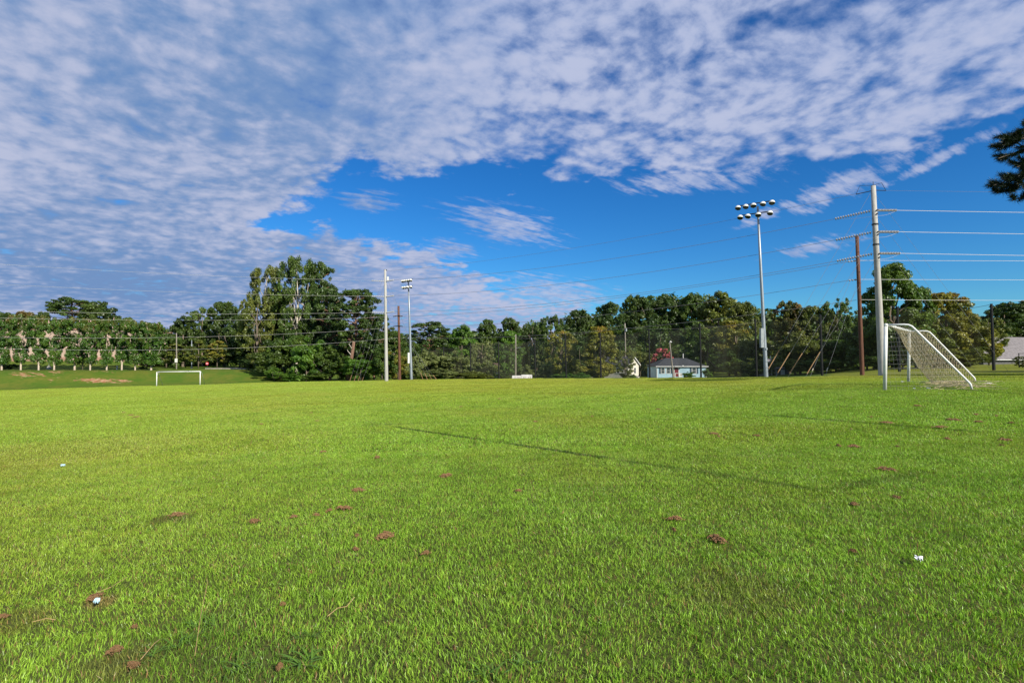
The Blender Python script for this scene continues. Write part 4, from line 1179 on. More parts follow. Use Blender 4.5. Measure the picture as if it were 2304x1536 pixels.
# road beyond the bank
mb = MB(); pts = [(at(462, 113.2), at(462, 116.5)), (at(500, 113), at(500, 117)), (at(535, 112.5), at(535, 117)), (at(552, 112), at(556, 117))]
vs = []
for a, c in pts: a.z = tz(a.x, a.y)+.02; c.z = tz(c.x, c.y)+.02; vs += [a, c, a+Vector((0, 0, .12)), c+Vector((0, 0, .12))]
fs = []
for i in range(3): k = 4*i; fs += [(k+2, k+6, k+7, k+3), (k, k+4, k+6, k+2)]
mb.add(vs, fs); rd_ = mb.build('road', M['gravel']); tag(rd_, 'pale concrete road edge at the top of the bank', 'road', kind='structure')
# white low sign
b = at(1175, 108); p_ = empty('low_sign', b); zt_ = zrow(842.5, 108)-b.z; zt_b = zrow(844.5, 108)-b.z
mb = MB(); mb.box((.95, 0, zt_/2-.1), (2.3, .22, zt_+.2)); mb.build('panel', M['sign_white'], p_)
mb = MB(); mb.box((-1.18, .05, zt_b/2-.1), (1.9, .22, zt_b+.2)); mb.build('panel', M['sign_white'], p_)
mb = MB()
for i, (x, w, h_) in enumerate([(.3, .1, .3), (.55, .06, .35), (.75, .22, .07), (1.25, .08, .25), (1.4, .2, .08), (1.75, .09, .4), (-1.0, .3, .09), (-.6, .5, .12), (-1.5, .25, .08)]):
    mb.box((x, -.125 if x > 0 else -.075, zt_*.62-h_*.2), (w, .02, h_), 0)
mb.build('faded_lettering', surf('faded_lettering', (.35, .20, .20), .8, .1, 6), p_)
tag(p_, 'low white sign wall with faded lettering beyond the field', 'sign')

# ------------------------------------------------------------------ houses
def gable_or_hip(mb, x0, x1, y0, y1, z, h, over=.35, hip=0.0):
    x0 -= over; x1 += over; y0 -= over; y1 += over; ym = (y0+y1)/2
    v = [(x0, y0, z), (x1, y0, z), (x1, y1, z), (x0, y1, z), (x0+hip, ym, z+h), (x1-hip, ym, z+h)]
    v += [(a, b_, c-.12) for a, b_, c in v[:4]]
    mb.add(v, [(0, 1, 5, 4), (2, 3, 4, 5), (1, 2, 5), (3, 0, 4), (0, 6, 7, 1), (1, 7, 8, 2), (2, 8, 9, 3), (3, 9, 6, 0), (6, 9, 8, 7)])
def window(root, x, z, w, h, y=0.0, frame='trim', face=-1, shutters=(), M_=None):
    f = MB(); t = .09; yy = y-.03
    for (cx, cz, sx, sz) in ((x-w/2-t/2, z, t, h+2*t), (x+w/2+t/2, z, t, h+2*t), (x, z+h/2+t/2, w, t), (x, z-h/2-t/2, w, t), (x, z, w, .05)):
        f.box((cx, yy, cz), (sx, .08, sz), 0, M_)
    fo = f.build('window', M[frame], root)
    g = MB(); g.box((x, y+.003, z), (w, .04, h), 0, M_); g.build('pane', M['pane'], fo)
    for sx in shutters:
        s = MB(); s.box((sx, y-.03, z), (.36, .05, h+.15), 0, M_)
        s.build('shutter', M['shutter'], root)

d = 112.0; sc_ = d/F      # metres per photo pixel
b = Vector(((1478-CX)*sc_, d, zrow(849, d)-.4)); house = empty('house', b)
W = 110*sc_; ze = zrow(823.5, d)-b.z; D = 8.0
mb = MB(); mb.box((W/2, D/2, ze/2-.5), (W, D, ze+1)); mb.build('wall', M['blue_siding'], house)
mb = MB()
for i in range(18):
    z = .3+i*.16
    if z < ze-.05: mb.box((W/2, -.012, z), (W, .02, .018))
mb.build('siding_line', surf('siding_shadow_gap', (.28, .42, .5), .8, .05, 2), house)
mb = MB(); gable_or_hip(mb, 0, W, 0, D, ze, 1.75, .3, 3.3); rf = mb.build('roof', M['shingle'], house)
mb = MB(); mb.tube([(W*.66, D*.5, ze+1.6), (W*.66, D*.5, ze+2.75)], .10, 8); mb.build('vent_pipe', M['trim'], rf)
mb = MB(); mb.box((W/2, -.42, ze-.06), (W+.8, .05, .15)); mb.build('fascia', M['trim'], house)
zz = zrow(833.0, d)-b.z
k_ = sc_/5.76
window(house, (810-735)*k_, zz-.05, .72, 1.15, shutters=((773-735)*k_,))
window(house, (881-735)*k_, zz-.05, .72, 1.15, shutters=((916-735)*k_,))
window(house, (1213-735)*k_, zz-.05, .8, 1.2, shutters=((1170-735)*k_, (1257-735)*k_))
mb = MB(); mb.box(((985-735)*k_, -.03, zz-.35), (.85, .08, 2.0)); mb.build('door', M['red_door'], house)
mb = MB(); x = (985-735)*k_
mb.box((x-.5, -.04, zz-.35), (.1, .1, 2.1)); mb.box((x+.5, -.04, zz-.35), (.1, .1, 2.1)); mb.box((x+.35, -.45, zz+.85), (1.9, .9, .10)); mb.box((x+1.15, -.8, zz+.98), (.3, .3, .25))
mb.build('door_hood', M['trim'], house)
mb = MB()
for xx in (x-.6, x+.2, x+.8): mb.box((xx, -1.2, .65), (.09, .09, 1.5))
mb.box((x+.1, -1.2, 1.38), (1.5, .08, .08)); mb.box((x+.5, -1.2, .75), (.6, .05, .08)); mb.box((x+.5, -1.22, 1.0), (.62, .03, .7)); mb.build('porch_rail', M['trim'], house)
for xx in (.0, W):
    mb = MB(); mb.box((xx, -.01, ze/2-.3), (.12, .10, ze+.6)); mb.build('corner_board', M['trim'], house)
tag(house, 'small light blue house with charcoal roof and a red door', 'house')

# white gabled house (gable faces right-front)
d = 114.; b = Vector(((1413-CX)/F*d, d, 0)); b.z = zrow(847, d); h2 = empty('house', b, R(-41))
ze = zrow(820, d)-b.z; zp = zrow(804.5, d)-b.z; GWd = 5.0; LN = 9.5
# local: gable wall on the x=0 face spanning y 0..GWd; body runs to -x
mb = MB(); v = [(0, 0, -.5), (0, GWd, -.5), (0, GWd, ze), (0, GWd/2, zp), (0, 0, ze)]
v2 = [(-LN, y, z) for _, y, z in v]
mb.add(v+v2, [(0, 1, 2, 3, 4), (9, 8, 7, 6, 5), (0, 4, 9, 5), (1, 6, 7, 2), (0, 5, 6, 1)])
mb.build('wall', M['cream'], h2)
mb = MB()
for s_ in (-1, 1):
    ye = GWd/2+s_*(GWd/2+.35); zz_ = ze-.28
    vs = [(.3, GWd/2, zp+.05), (.3, ye, zz_), (-LN-.3, ye, zz_), (-LN-.3, GWd/2, zp+.05)]
    vs += [(x, y, z+.14) for x, y, z in vs]
    mb.add(vs, [(0, 1, 2, 3), (4, 7, 6, 5), (0, 4, 5, 1), (1, 5, 6, 2), (2, 6, 7, 3)])
mb.build('roof', M['shingle'], h2)
mb = MB()
for s_ in (-1, 1):
    ye = GWd/2+s_*(GWd/2+.35)
    vs = [(.31, GWd/2, zp), (.31, ye, ze-.33), (.31, ye, ze-.13), (.31, GWd/2, zp+.2)]; vs += [(x+.05, y, z) for x, y, z in vs]
    mb.add(vs, [(0, 1, 2, 3), (4, 7, 6, 5), (3, 2, 6, 7), (0, 4, 5, 1)])
mb.build('rake_board', M['trim'], h2)
MR = Matrix.Rotation(R(90), 4, 'Z')
window(h2, 3.1, 1.3, .8, 1.2, 0.0, 'trim', M_=MR)
mb = MB(); mb.box((.03, GWd/2, -.2), (.08, GWd*.9, .45)); mb.build('brick_base', M['brick'], h2)
mb = MB(); mb.box((.5, 2.4, .0), (.8, .9, .35)); mb.box((.9, 2.4, -.2), (.8, .9, .35)); mb.build('step', M['concrete'], h2)
for xx in (-2.5, -6):
    window(h2, xx, 1.3, .8, 1.1)
tag(h2, 'white gabled house half hidden behind the yellow olive tree', 'house')

# brown-roofed house, far
d = 142.; b = Vector(((1086-CX)/F*d, d, zrow(840, d)-1.0)); h3 = empty('house', b, R(4)); W = 5.0; ze = 2.4
mb = MB(); mb.box((W/2, 3, ze/2), (W, 6, ze)); mb.build('wall', M['cream'], h3)
mb = MB(); gable_or_hip(mb, 0, W, 0, 6, ze, 1.5, .5, 1.2); mb.build('roof', M['shingle_brown'], h3)
mb = MB(); mb.box((2.9, -.03, 1.2), (.5, .06, 2.2)); mb.build('door', M['trim'], h3); window(h3, 1.2, 1.3, .9, 1.0)
tag(h3, 'distant low house with a brown roof seen through the net', 'house')
# dark grey house behind the floodlight pole
d = 104.; b = Vector(((1729-CX)/F*d, d, zrow(848, d)-.3)); h4 = empty('house', b, R(-6)); W = 3.9; ze = zrow(828, d)-b.z
mb = MB(); mb.box((W/2, 3.5, ze/2-.3), (W, 7, ze+.6)); mb.build('wall', M['grey_wall'], h4)
mb = MB(); gable_or_hip(mb, 0, W, 0, 7, ze, 1.9, .3, 1.4); rf = mb.build('roof', M['shingle_grey'], h4)
mb = MB(); mb.tube([(1.7, 3.5, ze+1.7), (1.7, 3.5, ze+2.5)], .08, 8); mb.tube([(2.4, 3.5, ze+1.5), (2.4, 3.5, ze+2.5)], .08, 8); mb.build('vent_pipe', M['trim'], rf)
window(h4, 1.0, 1.2, .7, 1.2); mb = MB(); mb.box((2.7, -.03, .9), (.8, .06, 1.9)); mb.build('door', M['trim'], h4)
tag(h4, 'small dark grey house in the shade behind the guy guards', 'house')
# grey roofed house at the right edge
d = 100.; b = Vector(((2212-CX)/F*d, d, zrow(819, d)-.3)); h5 = empty('house', b, R(3)); W = 20.; ze = zrow(809, d)-b.z
mb = MB(); mb.box((W/2, 5, ze/2), (W, 10, ze)); mb.build('wall', M['grey_wall'], h5)
mb = MB(); gable_or_hip(mb, 0, W, 0, 10, ze, 4.6, .4, .0); mb.build('roof', M['shingle_grey'], h5)
mb = MB(); mb.box((W/2, -.45, ze-.02), (W+.8, .08, .14)); mb.build('fascia', M['trim'], h5); window(h5, 8, .8, 1.2, .8)
tag(h5, 'long low house with big grey roof at the right edge', 'house')
# pink beige building on the mound
d = 128.; x1 = (266-CX)/F*d; x0 = x1-44; zb = zrow(814, d); b = Vector((x0, d, zb)); bl = empty('building', b, R(0))
Ht = zrow(742, d)-zb
mb = MB(); mb.box((22, 10, Ht/2-.5), (44, 20, Ht+1)); mb.build('wall', M['stucco'], bl)
mb = MB(); mb.box((22.05, 9.9, .45), (44.2, 20.1, 1.5)); mb.build('base_course', M['stucco_dark'], bl)
mb = MB(); mb.box((22, 9.95, Ht+.15), (44.4, 20.3, .35)); mb.build('parapet_cap', M['stucco_dark'], bl)
mb = MB()
for i in range(8): mb.box((3+i*5.5, -.02, Ht/2+.6), (.08, .06, Ht-1.3))
mb.build('joint', surf('joint', (.36, .26, .2), .9, .05, 2), bl)
tag(bl, 'large pink beige building behind the crape myrtles on the mound', 'building')

# chain-link fence at the far right
o0 = at(2292, 66); root = empty('chain_fence', o0)
pa_ = [at(2292, 66), Vector((78, 63, tz(78, 63))), Vector((92, 60, tz(92, 60)))]
for p in pa_:
    mb = MB(); mb.tube([p-o0-Vector((0, 0, .1)), p-o0+Vector((0, 0, 1.9))], .05, 8); mb.build('post', M['dark_metal'], root)
mb = MB(); up = Vector((0, 0, 1.85)); mb.tube([p-o0+up for p in pa_], .03, 6)
for a, c in zip(pa_[:-1], pa_[1:]):
    n = 90
    for i in range(-14, n):
        for sgn in (0, 1):
            u0, u1 = i/n, (i+14)/n
            if u0 < 0 or u1 > 1: continue
            z0, z1 = (0, 1.85) if sgn else (1.85, 0)
            mb.tube([a+(c-a)*u0-o0+Vector((0, 0, z0)), a+(c-a)*u1-o0+Vector((0, 0, z1))], .006, 3, cap=False)
mb.build('mesh', M['dark_metal'], root); tag(root, 'low chain-link fence with dark posts at the right edge', 'fence')

# ------------------------------------------------------------------ small things on the grass
dirt = [(806,1106,28),(1607,1217,46),(870,1208,44),(805,1208,15),(965,1245,24),(807,1238,20),(1008,1073,30),(1165,1106,16),(670,1164,20),(712,1160,20),(742,1150,20),(776,1145,32),(578,1175,25),(1505,1168,36),(1515,1195,15),
 (1918,1138,22),(1990,1060,36),(2010,1122,18),(1607,978,22),(1616,983,12),(1700,982,18),(1885,1005,16),(1917,1006,28),(2015,1006,12),(2105,963,36),(2138,946,32),(2190,935,14),(2198,951,18),(2235,938,12),(2275,954,14),(2130,990,20),(2258,993,22),(2248,1004,10),
 (2000,953,28),(1911,967,10),(1480,922,12),(300,935,14),(309,939,18),(285,929,14),(395,1162,38),(848,1032,18),(728,1018,14),(715,948,10),(1035,916,10),(1150,968,9),(1125,898,11),(1205,950,10),(1911,1242,15),(645,1362,15),(640,1497,24),(316,1412,14),(1025,1458,9),(270,1465,34),(320,1490,36),(15,1390,24),(2060,915,14),(1330,938,8),(590,955,9),(700,930,9),(1960,940,10),(230,1345,40)]
big = {0: 'dark crumbly dirt clump on the grass, left of centre', 1: 'largest crumbly red-brown dirt clump, in the right foreground', 2: 'wide reddish dirt clump in the left-centre foreground',
       6: 'reddish dirt clump at the centre left of the long dark line', 13: 'forked dirt clump up-left of the largest one', 16: 'flat dirt clump near the end of the long dark line', 24: 'wide flat dirt clump right of the field, in front of the goal', 25: 'flat dirt clump just behind the wide flat one before the goal',
       39: 'dark broken dirt clump on the left half of the field', 52: 'upper patch of bare dirt among weeds at bottom left', 53: 'lower patch of bare dirt among weeds at bottom left', 49: 'dark dirt clump at the bottom edge beside the weeds', 60: 'flat bare dirt beside the pale blue paper'}
def clod_mesh(seed, n):
    r = np.random.default_rng(seed); mb = MB()
    ctr = r.uniform(-.3, .3, (3, 2))
    for i in range(n):
        c = ctr[r.integers(3)]; p = c+r.normal(0, .17, 2); p[1] *= .8
        s = r.uniform(.035, .085); hz_ = max(0, .30-np.hypot(*(p-c))*.8)*r.uniform(.4, 1)
        v = []
        ax = r.normal(size=(6, 3))*.25
        for k, q_ in enumerate([(1, 0, 0), (0, 1, 0), (-1, 0, 0), (0, -1, 0), (0, 0, 1), (0, 0, -1)]):
            w_ = np.array(q_)*r.uniform(.7, 1.25)+ax[k]; v.append((p[0]+w_[0]*s, p[1]+w_[1]*s, hz_+w_[2]*s))
        mb.add(v, [(0, 1, 4), (1, 2, 4), (2, 3, 4), (3, 0, 4), (1, 0, 5), (2, 1, 5), (3, 2, 5), (0, 3, 5)])
    me = bpy.data.meshes.new('dirt_clump'); me.from_pydata(mb.v, [], mb.f); me.update(); me.materials.append(M['soil']); return me
clods = [clod_mesh(50+i, 170) for i in range(5)]
for i, (px, y, w) in enumerate(dirt):
    p = ray(px, y); dd = p.y; wid = w*dd/F
    wid = min(wid, .42)*.9
    o = bpy.data.objects.new('dirt_clump', clods[i % 5]); COL.objects.link(o)
    zs = .12 if i not in (52, 53, 60) else .07
    o.location = p+Vector((0, 0, .024)); o.rotation_euler = (0, 0, i*1.7); o.scale = (wid*1.15, wid*1.0, max(.08, min(zs, wid)))
    tag(o, big.get(i, 'small crumbly red-brown dirt clump scattered on the grass'), 'dirt clump', 'dirt clumps scattered over the grass')

def paper(px, y, w, mat, label, seed):
    r = np.random.default_rng(seed); p = ray(px, y); wid = .8*w*p.y/F; mb = MB(); n = 7
    vs = []
    for i in range(n):
        for j in range(n):
            u, v_ = i/(n-1)-.5, j/(n-1)-.5
            rad_ = 1-.25*abs(math.sin(5*math.atan2(v_, u)+seed))
            vs.append((u*wid*rad_, v_*wid*.8*rad_, .055+r.uniform(-.012, .022)))
    fs = [(i*n+j, (i+1)*n+j, (i+1)*n+j+1, i*n+j+1) for i in range(n-1) for j in range(n-1)]
    b_ = len(vs); vs += [(x, y_, z-.004) for x, y_, z in vs]; fs += [tuple(b_+k for k in reversed(f)) for f in fs]
    mb.add(vs, fs); o = mb.build('paper_scrap', mat); o.location = p; o.rotation_euler = (0, 0, seed*.9)
    tag(o, label, 'litter', 'litter on the grass')
paper(2057, 1270, 26, M['paper'], 'crumpled white paper scrap in the right foreground', 1)
paper(230, 1362, 16, M['paper_blue'], 'pale blue paper scrap at lower left on bare dirt', 2)
paper(148, 1052, 12, M['paper_blue'], 'tiny pale blue scrap on the worn grass far left', 3)
paper(2030, 861, 9, M['paper'], 'white scrap on the grass inside the near goal', 4)
paper(2087, 876, 9, M['paper'], 'white scrap on the grass below the middle of the near goal net', 5)
paper(2055, 877, 6, M['paper'], 'smallest white scrap just right of the near goal post', 6)
paper(2221, 865, 14, M['paper'], 'flat white scrap to the right of the goal back stays', 7)

# sticks and dead stems
def stick(pts, rad_, label, mat='straw'):
    P_ = [ray(px, y)+Vector((0, 0, h_)) for px, y, h_ in pts]; a = P_[0]; mb = MB(); mb.tube([p-a for p in P_], rad_, 5)
    o = mb.build('dry_stem', M[mat]); o.location = a; tag(o, label, 'dry stem')
stick([(742, 1398, .05), (765, 1386, .07), (785, 1378, .06), (802, 1365, .08)], .0026, 'reddish bent dry stem lying in the centre-left foreground')
stick([(230, 1346, .06), (262, 1336, .07), (296, 1318, .08)], .002, 'long thin dry stem beside the bare dirt at lower left')
stick([(330, 1500, .06), (360, 1475, .09), (372, 1462, .08)], .0022, 'pale dry stem lying across the weeds at bottom left')
stick([(450, 1480, .03), (462, 1440, .16), (476, 1395, .26)], .0014, 'tall leaning dry stem at bottom left among the weeds')
stick([(88, 1415, .06), (120, 1410, .07), (140, 1409, .06)], .0022, 'short pale dry stem near the bottom-left corner')
# broad-bladed weed clumps
def weed(px, y, n, ln, wd, label, seed):
    r = np.random.default_rng(seed); p = ray(px, y); mb = MB()
    for i in range(n):
        a = r.uniform(0, 6.28); l_ = ln*r.uniform(.6, 1.1); w_ = wd*r.uniform(.7, 1.2); dx, dy = math.cos(a), math.sin(a)
        up_ = r.uniform(.35, .9); vs = []
        m_ = 5
        bx_, by_ = r.normal(0, .03, 2)
        for k in range(m_+1):
            t_ = k/m_; rr2 = l_*t_*.85; zz2 = l_*up_*(t_-.62*t_*t_)*1.2+.005; ww = w_*(1-abs(t_-.35)**1.5*1.55)/2; ww = max(ww, .0005)
            vs += [(bx_+dx*rr2-dy*ww, by_+dy*rr2+dx*ww, zz2), (bx_+dx*rr2+dy*ww, by_+dy*rr2-dx*ww, zz2)]
        mb.add(vs, [(2*k, 2*k+1, 2*k+3, 2*k+2) for k in range(m_)])
    me = bpy.data.meshes.new('weed'); me.from_pydata(mb.v, [], mb.f); me.shade_smooth(); me.update()
    o = link_mesh('weed_clump', me, M['weed']); o.location = p; tag(o, label, 'weed', 'broad-leaved weeds in the foreground grass')
wmt, wnt = newmat('weed_leaf'); wh = NT(wnt); wc = wh.mix(wh.noise(wh.n('ShaderNodeTexCoord').outputs['Object'], 12, 2), (.07, .17, .015), (.17, .30, .03))
wd_ = wh.n('ShaderNodeBsdfPrincipled', i_Base_Color=wc, i_Roughness=.45); wt_ = wh.n('ShaderNodeBsdfTranslucent', i_Color=(.2, .35, .03, 1))
wh.out(wh.n('ShaderNodeMixShader', i_0=.3, i_1=wd_.outputs[0], i_2=wt_.outputs[0]).outputs[0]); M['weed'] = wmt
for k, (px, y, n, ln, wd2, lb) in enumerate([(695, 1480, 16, .16, .013, 'bright broad-bladed weed tuft at the bottom, left of centre'), (1170, 1490, 9, .11, .012, 'small broad-bladed weed tuft at the bottom centre'),
    (430, 1440, 22, .13, .007, 'dark weedy tuft at the bottom left beside the dry stems'), (365, 1470, 18, .12, .007, 'dark weedy tuft right of the bare dirt at bottom left'),
    (470, 1400, 20, .12, .007, 'dark weedy tuft by the tall leaning dry stem'), (345, 1195, 14, .10, .006, 'pale weedy tuft on the left half of the field'),
    (540, 1500, 20, .12, .008, 'weedy tuft at the bottom edge left of the bright one'), (1100, 1520, 14, .12, .009, 'leafy tuft at the very bottom centre'), (700, 1430, 12, .16, .007, 'tall thin-bladed tuft above the bright weed tuft')]):
    weed(px, y, n, ln, wd2, lb, 300+k)

# ------------------------------------------------------------------ pine at the right edge (near)
pine_base = Vector((39.2, 30.4, tz(39.2, 30.4))); pn = empty('pine_tree', pine_base, 0, (2, 2, 2))
mb = MB(); mb.tube([(0, 0, -.2), (.05, 0, 4), (-.05, .1, 8), (0, 0, 12.5)], [.24, .20, .14, .04], 12); mb.build('trunk', M['bark_red'], pn, True)
r = np.random.default_rng(5); mb = MB(); qs = []; ts = []
def tuft(c, ax, ln, n):
    ax = np.array(ax)/np.linalg.norm(ax)
    d = r.normal(size=(n, 3))*.62+ax[None]; d /= np.linalg.norm(d, axis=1)[:, None]
    s = np.cross(d, r.normal(size=(n, 3))); s /= np.linalg.norm(s, axis=1)[:, None]
    l_ = ln*r.uniform(.6, 1.1, n)[:, None]; b0 = c+d*.02+ax[None]*r.uniform(-.20, .06, n)[:, None]
    q = np.stack([b0-s*.005, b0+s*.005, b0+d*l_+s*.002, b0+d*l_-s*.002], 1).reshape(-1, 3); qs.append(q)
    t = np.zeros((n, 4, 4)); t[:, :, 0] = r.uniform(0, 1, n)[:, None]; t[:, :, 3] = 1; ts.append(t.reshape(-1, 4))
def branch(tip, z0, nt_, spread):
    """main branch from trunk to tip, with twigs that carry needle tufts"""
    a = np.array([0, 0, z0]); b_ = np.array(tip)
    mid = (a+b_)/2+np.array([0, 0, .15]); mb.tube([tuple(a), tuple(mid), tuple(b_)], [.055, .035, .010], 6)
    for i in range(nt_):
        t_ = r.uniform(.35, 1.0)**.7; c = a*(1-t_)**2+2*mid*t_*(1-t_)+b_*t_*t_ if t_ < .99 else b_
        off = r.normal(size=3)*spread*(1.15-t_*.5); off[2] = off[2]*.45+.04; e = c+off
        mb.tube([tuple(c), tuple((c+e)/2+np.array([0, 0, -.03])), tuple(e)], [.012, .009, .006], 4, cap=False)
        for q_ in (.55, .8, 1.0):
            tuft(c+off*q_, off/np.linalg.norm(off)+(b_-a)/np.linalg.norm(b_-a)*.6+np.array([0, 0, .25]), .16, 90)
def rel(px, y, d): v_ = (at2(px, y, d*2)-pine_base)/2; return (v_.x, v_.y, v_.z)
branch(rel(2262, 325, 15.0), 8.4, 26, .30); branch(rel(2290, 296, 15.4), 9.0, 16, .28); branch(rel(2258, 352, 15.1), 8.0, 20, .26); branch(rel(2300, 372, 14.8), 7.6, 16, .24)
branch(rel(2245, 414, 15.0), 7.3, 26, .26); branch(rel(2252, 432, 15.3), 6.9, 18, .22); branch(rel(2290, 402, 14.9), 7.2, 18, .25); branch(rel(2288, 448, 15.2), 6.6, 18, .22)
for k in range(3):
    a_ = r.uniform(-.8, .8); L_ = r.uniform(1.5, 2.6); z_ = r.uniform(7, 12); branch((L_*math.cos(a_), L_*math.sin(a_), z_+r.uniform(-.3, .6)), z_-.4, 12, .35)
mb.build('branch', M['bark'], pn)
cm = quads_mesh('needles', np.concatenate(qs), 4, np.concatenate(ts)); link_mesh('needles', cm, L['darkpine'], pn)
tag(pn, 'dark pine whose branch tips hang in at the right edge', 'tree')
# sun direction
T0 = ray(890, 961); T1_ = ray(1850, 1104); dv = (T1_-T0); dv.z = 0; dv.normalize()
SUN_EL = 32.0
sun_az = Vector((dv.x, dv.y, 0))         # horizontal direction towards the sun
# ------------------------------------------------------------------ sun, sky, camera
sun_dir = Vector((dv.x*math.cos(R(SUN_EL)), dv.y*math.cos(R(SUN_EL)), math.sin(R(SUN_EL))))
sd = bpy.data.lights.new('sun', 'SUN'); sd.energy = 4.8; sd.angle = R(.5); sd.color = (1.0, .93, .80)
so = bpy.data.objects.new('sun', sd); COL.objects.link(so); so.location = (40, -40, 60); so.rotation_euler = sun_dir.to_track_quat('Z', 'Y').to_euler()

world = bpy.data.worlds.new('World'); scene.world = world; world.use_nodes = True
wt = world.node_tree; wt.nodes.clear(); h = NT(wt)
sky = h.n('ShaderNodeTexSky'); sky.sky_type = 'NISHITA'; sky.sun_disc = False
sky.sun_elevation = R(SUN_EL); sky.sun_rotation = math.atan2(sun_dir.x, sun_dir.y); sky.air_density = 1.0; sky.dust_density = .25; sky.ozone_density = 2.2
gen = h.n('ShaderNodeTexCoord').outputs['Generated']
gen = h.n('ShaderNodeVectorMath', operation='NORMALIZE', i_0=gen).outputs[0]
x, y, z = h.sep(gen)
zc = h.math('MAXIMUM', z, 0.0)
den = h.math('ADD', zc, .19)
P = h.comb(h.math('DIVIDE', x, den), h.math('DIVIDE', y, den), 0.0)     # cloud deck seen in perspective
az = h.math('MULTIPLY', h.math('ARCTAN2', x, y), 180/math.pi)
el = h.math('MULTIPLY', h.math('ARCSINE', z), 180/math.pi)
def azel(px, py):
    s = (px-CX)/F; a = math.atan(s); e = math.atan((HZ-py)/F*math.cos(a)); return math.degrees(a), math.degrees(e)
def curve(pts):
    """azimuth -> elevation through FloatCurve (0..1 <- -60..60 deg, 0..50 deg)"""
    fc = wt.nodes.new('ShaderNodeFloatCurve'); cv = fc.mapping.curves[0]
    P_ = sorted(((a+60)/120, e/50) for a, e in pts)
    while len(cv.points) > 2: cv.points.remove(cv.points[1])
    cv.points[0].location = P_[0]; cv.points[1].location = P_[-1]
    for p in P_[1:-1]: cv.points.new(*p)
    for p in cv.points: p.handle_type = 'AUTO'
    fc.mapping.extend = 'HORIZONTAL'; fc.mapping.update()
    h.put(fc.inputs['Value'], h.math('DIVIDE', h.math('ADD', az, 60.0), 120.0)); return h.math('MULTIPLY', fc.outputs[0], 50.0)
U = curve([azel(*p) for p in [(0, 900), (380, 700), (560, 560), (640, 485), (720, 452), (800, 408), (900, 415), (1050, 432), (1250, 436), (1450, 420), (1650, 430), (1790, 440), (2000, 400), (2304, 300)]])
Lo = curve([azel(*p) for p in [(0, 300), (500, 440), (640, 505), (760, 500), (900, 535), (1010, 565), (1120, 610), (1260, 650), (1360, 690), (1450, 760), (1700, 850), (2304, 900)]])
warp = h.noise(P, 3.2, 5, .62)
w1 = h.math('MULTIPLY', h.math('SUBTRACT', warp, .5), 11.0)
cu = h.ss(h.math('ADD', h.math('SUBTRACT', el, U), w1), -2.4, 4.2)
cl = h.ss(h.math('ADD', h.math('SUBTRACT', Lo, el), w1), -2.0, 2.8)
cov = h.math('MAXIMUM', cu, cl)
# thickness: thick on the left, broken in the middle and right
thick = h.ss(az, 8.0, -30.0, .0, 1.0)
# puffs
rot = h.n('ShaderNodeMapping'); h.put(rot.inputs[0], P); rot.inputs['Rotation'].default_value = (0, 0, R(-32)); rot.inputs['Scale'].default_value = (1.6, 1.75, 1.5)
Pr = rot.outputs[0]
dn = h.n('ShaderNodeTexNoise', i_Vector=Pr); dn.inputs['Scale'].default_value = 1.3; dn.inputs['Detail'].default_value = 2
Pd = h.vmath('ADD', Pr, h.n('ShaderNodeVectorMath', operation='SCALE', i_0=h.vmath('SUBTRACT', dn.outputs['Color'], (.5, .5, .5)), i_Scale=.22).outputs[0])
vor = h.n('ShaderNodeTexVoronoi', feature='SMOOTH_F1', i_Vector=Pd, i_Scale=8.6, i_Smoothness=.7)
vor2 = h.n('ShaderNodeTexVoronoi', feature='SMOOTH_F1', i_Vector=Pd, i_Scale=18, i_Smoothness=.6)
vv = h.math('SUBTRACT', .86, h.math('MULTIPLY_ADD', vor.outputs['Distance'], .62, h.math('MULTIPLY', vor2.outputs['Distance'], .26)))
puff = h.math('ADD', h.math('MULTIPLY', h.noise(Pd, 6.5, 5, .52), .50), h.math('MULTIPLY', vv, .50))
mid = h.noise(Pd, 1.5, 4, .55)
fine = h.noise(Pd, 15.0, 6, .62)
dens = h.math('ADD', h.math('MULTIPLY', puff, .62), h.math('ADD', h.math('MULTIPLY', mid, .40), h.math('MULTIPLY', fine, .22)))
dens = h.math('ADD', dens, h.math('MULTIPLY_ADD', thick, .12, -.012))
dens = h.math('ADD', dens, h.math('MULTIPLY_ADD', cov, .62, -.60))
alpha = h.ss(dens, .41, .67)
# streaky wisps: thin patches in the blue
strk = h.noise(h.vmath('MULTIPLY', Pr, (1.2, 5.0, 1.0)), 2.6, 5, .62)
def blob(px, py, sx, sy, rt=0.0):
    a0, e0 = azel(px, py); ca_, sa_ = math.cos(R(rt)), math.sin(R(rt))
    dx = h.math('SUBTRACT', az, a0); dy = h.math('SUBTRACT', el, e0)
    u = h.math('ADD', h.math('MULTIPLY', dx, ca_/sx), h.math('MULTIPLY', dy, sa_/sx)); v = h.math('SUBTRACT', h.math('MULTIPLY', dy, ca_/sy), h.math('MULTIPLY', dx, sa_/sy))
    return h.math('EXPONENT', h.math('MULTIPLY', h.math('ADD', h.math('MULTIPLY', u, u), h.math('MULTIPLY', v, v)), -1.0))
B = blob(1140, 505, 7.5, 2.2, -12)
for b_ in (blob(1840, 555, 4.2, .9, 6), blob(1010, 560, 3.5, 1.4, -8), blob(1900, 415, 7, 1.4, 18), blob(2120, 355, 4.5, .6, 20), blob(1560, 405, 9, 1.4, -3), blob(830, 450, 3.5, 1.3, 0), blob(1250, 660, 8, 2.2, -8), blob(1100, 700, 10, 2.5, 0), blob(1730, 480, 3, .7, 18)):
    B = h.math('MAXIMUM', B, b_)
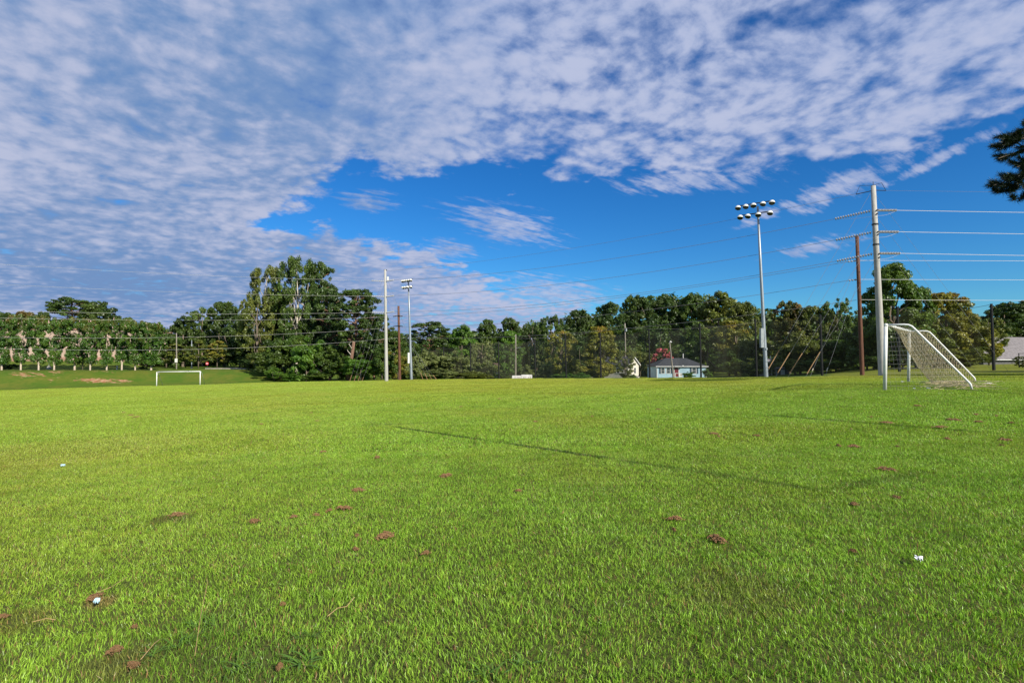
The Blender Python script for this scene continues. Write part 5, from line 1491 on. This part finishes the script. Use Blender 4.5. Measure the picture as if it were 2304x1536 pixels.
wa = h.math('MULTIPLY', h.ss(h.math('ADD', h.math('MULTIPLY', B, .42), h.math('ADD', strk, h.math('MULTIPLY', fine, .25))), .78, 1.12), .85)
wa = h.math('MULTIPLY', wa, h.ss(B, .08, .4))
alpha = h.math('MAXIMUM', alpha, wa)
# colours
skyc0 = h.n('ShaderNodeHueSaturation', i_Hue=.5, i_Saturation=1.35, i_Value=.80, i_Fac=1.0, i_Color=sky.outputs[0]).outputs[0]
skyc = h.mix(1.0, skyc0, (.355, .81, 1.16), 'MULTIPLY')
shade = h.math('ADD', h.math('MULTIPLY', puff, .75), h.math('ADD', h.math('MULTIPLY', mid, .55), h.math('MULTIPLY', fine, .35)))
big_ = h.noise(P, .55, 3, .5)
sh = h.ss(h.math('ADD', shade, h.math('MULTIPLY_ADD', thick, -.03, h.math('MULTIPLY', h.math('SUBTRACT', big_, .5), .9))), .60, .98)
cdark = h.mix(thick, (2.0, 2.75, 4.7, 1), (1.25, 2.15, 4.0, 1))
clite = h.mix(thick, (3.55, 3.95, 5.4, 1), (3.5, 3.85, 5.2, 1))
cc = h.mix(sh, cdark, clite)
fin = h.mix(alpha, skyc, cc)
bg = wt.nodes.new('ShaderNodeBackground'); h.put(bg.inputs[0], fin); bg.inputs[1].default_value = .1
wo = wt.nodes.new('ShaderNodeOutputWorld'); wt.links.new(bg.outputs[0], wo.inputs[0])
world.cycles.sampling_method = 'MANUAL'; world.cycles.sample_map_resolution = 512

cam = bpy.data.cameras.new('camera'); co = bpy.data.objects.new('camera', cam); COL.objects.link(co); scene.camera = co
cam.sensor_width = 36; cam.lens = F/2304*36; cam.clip_start = .05; cam.clip_end = 6000
co.location = (0, 0, CAMH); co.rotation_euler = (R(90)+math.atan((HZ-768)/F), 0, 0)
scene.view_settings.view_transform = 'Standard'; scene.view_settings.look = 'None'; scene.view_settings.exposure = .45; scene.view_settings.gamma = 1
scene.cycles.max_bounces = 6; scene.cycles.transparent_max_bounces = 12; scene.cycles.diffuse_bounces = 3
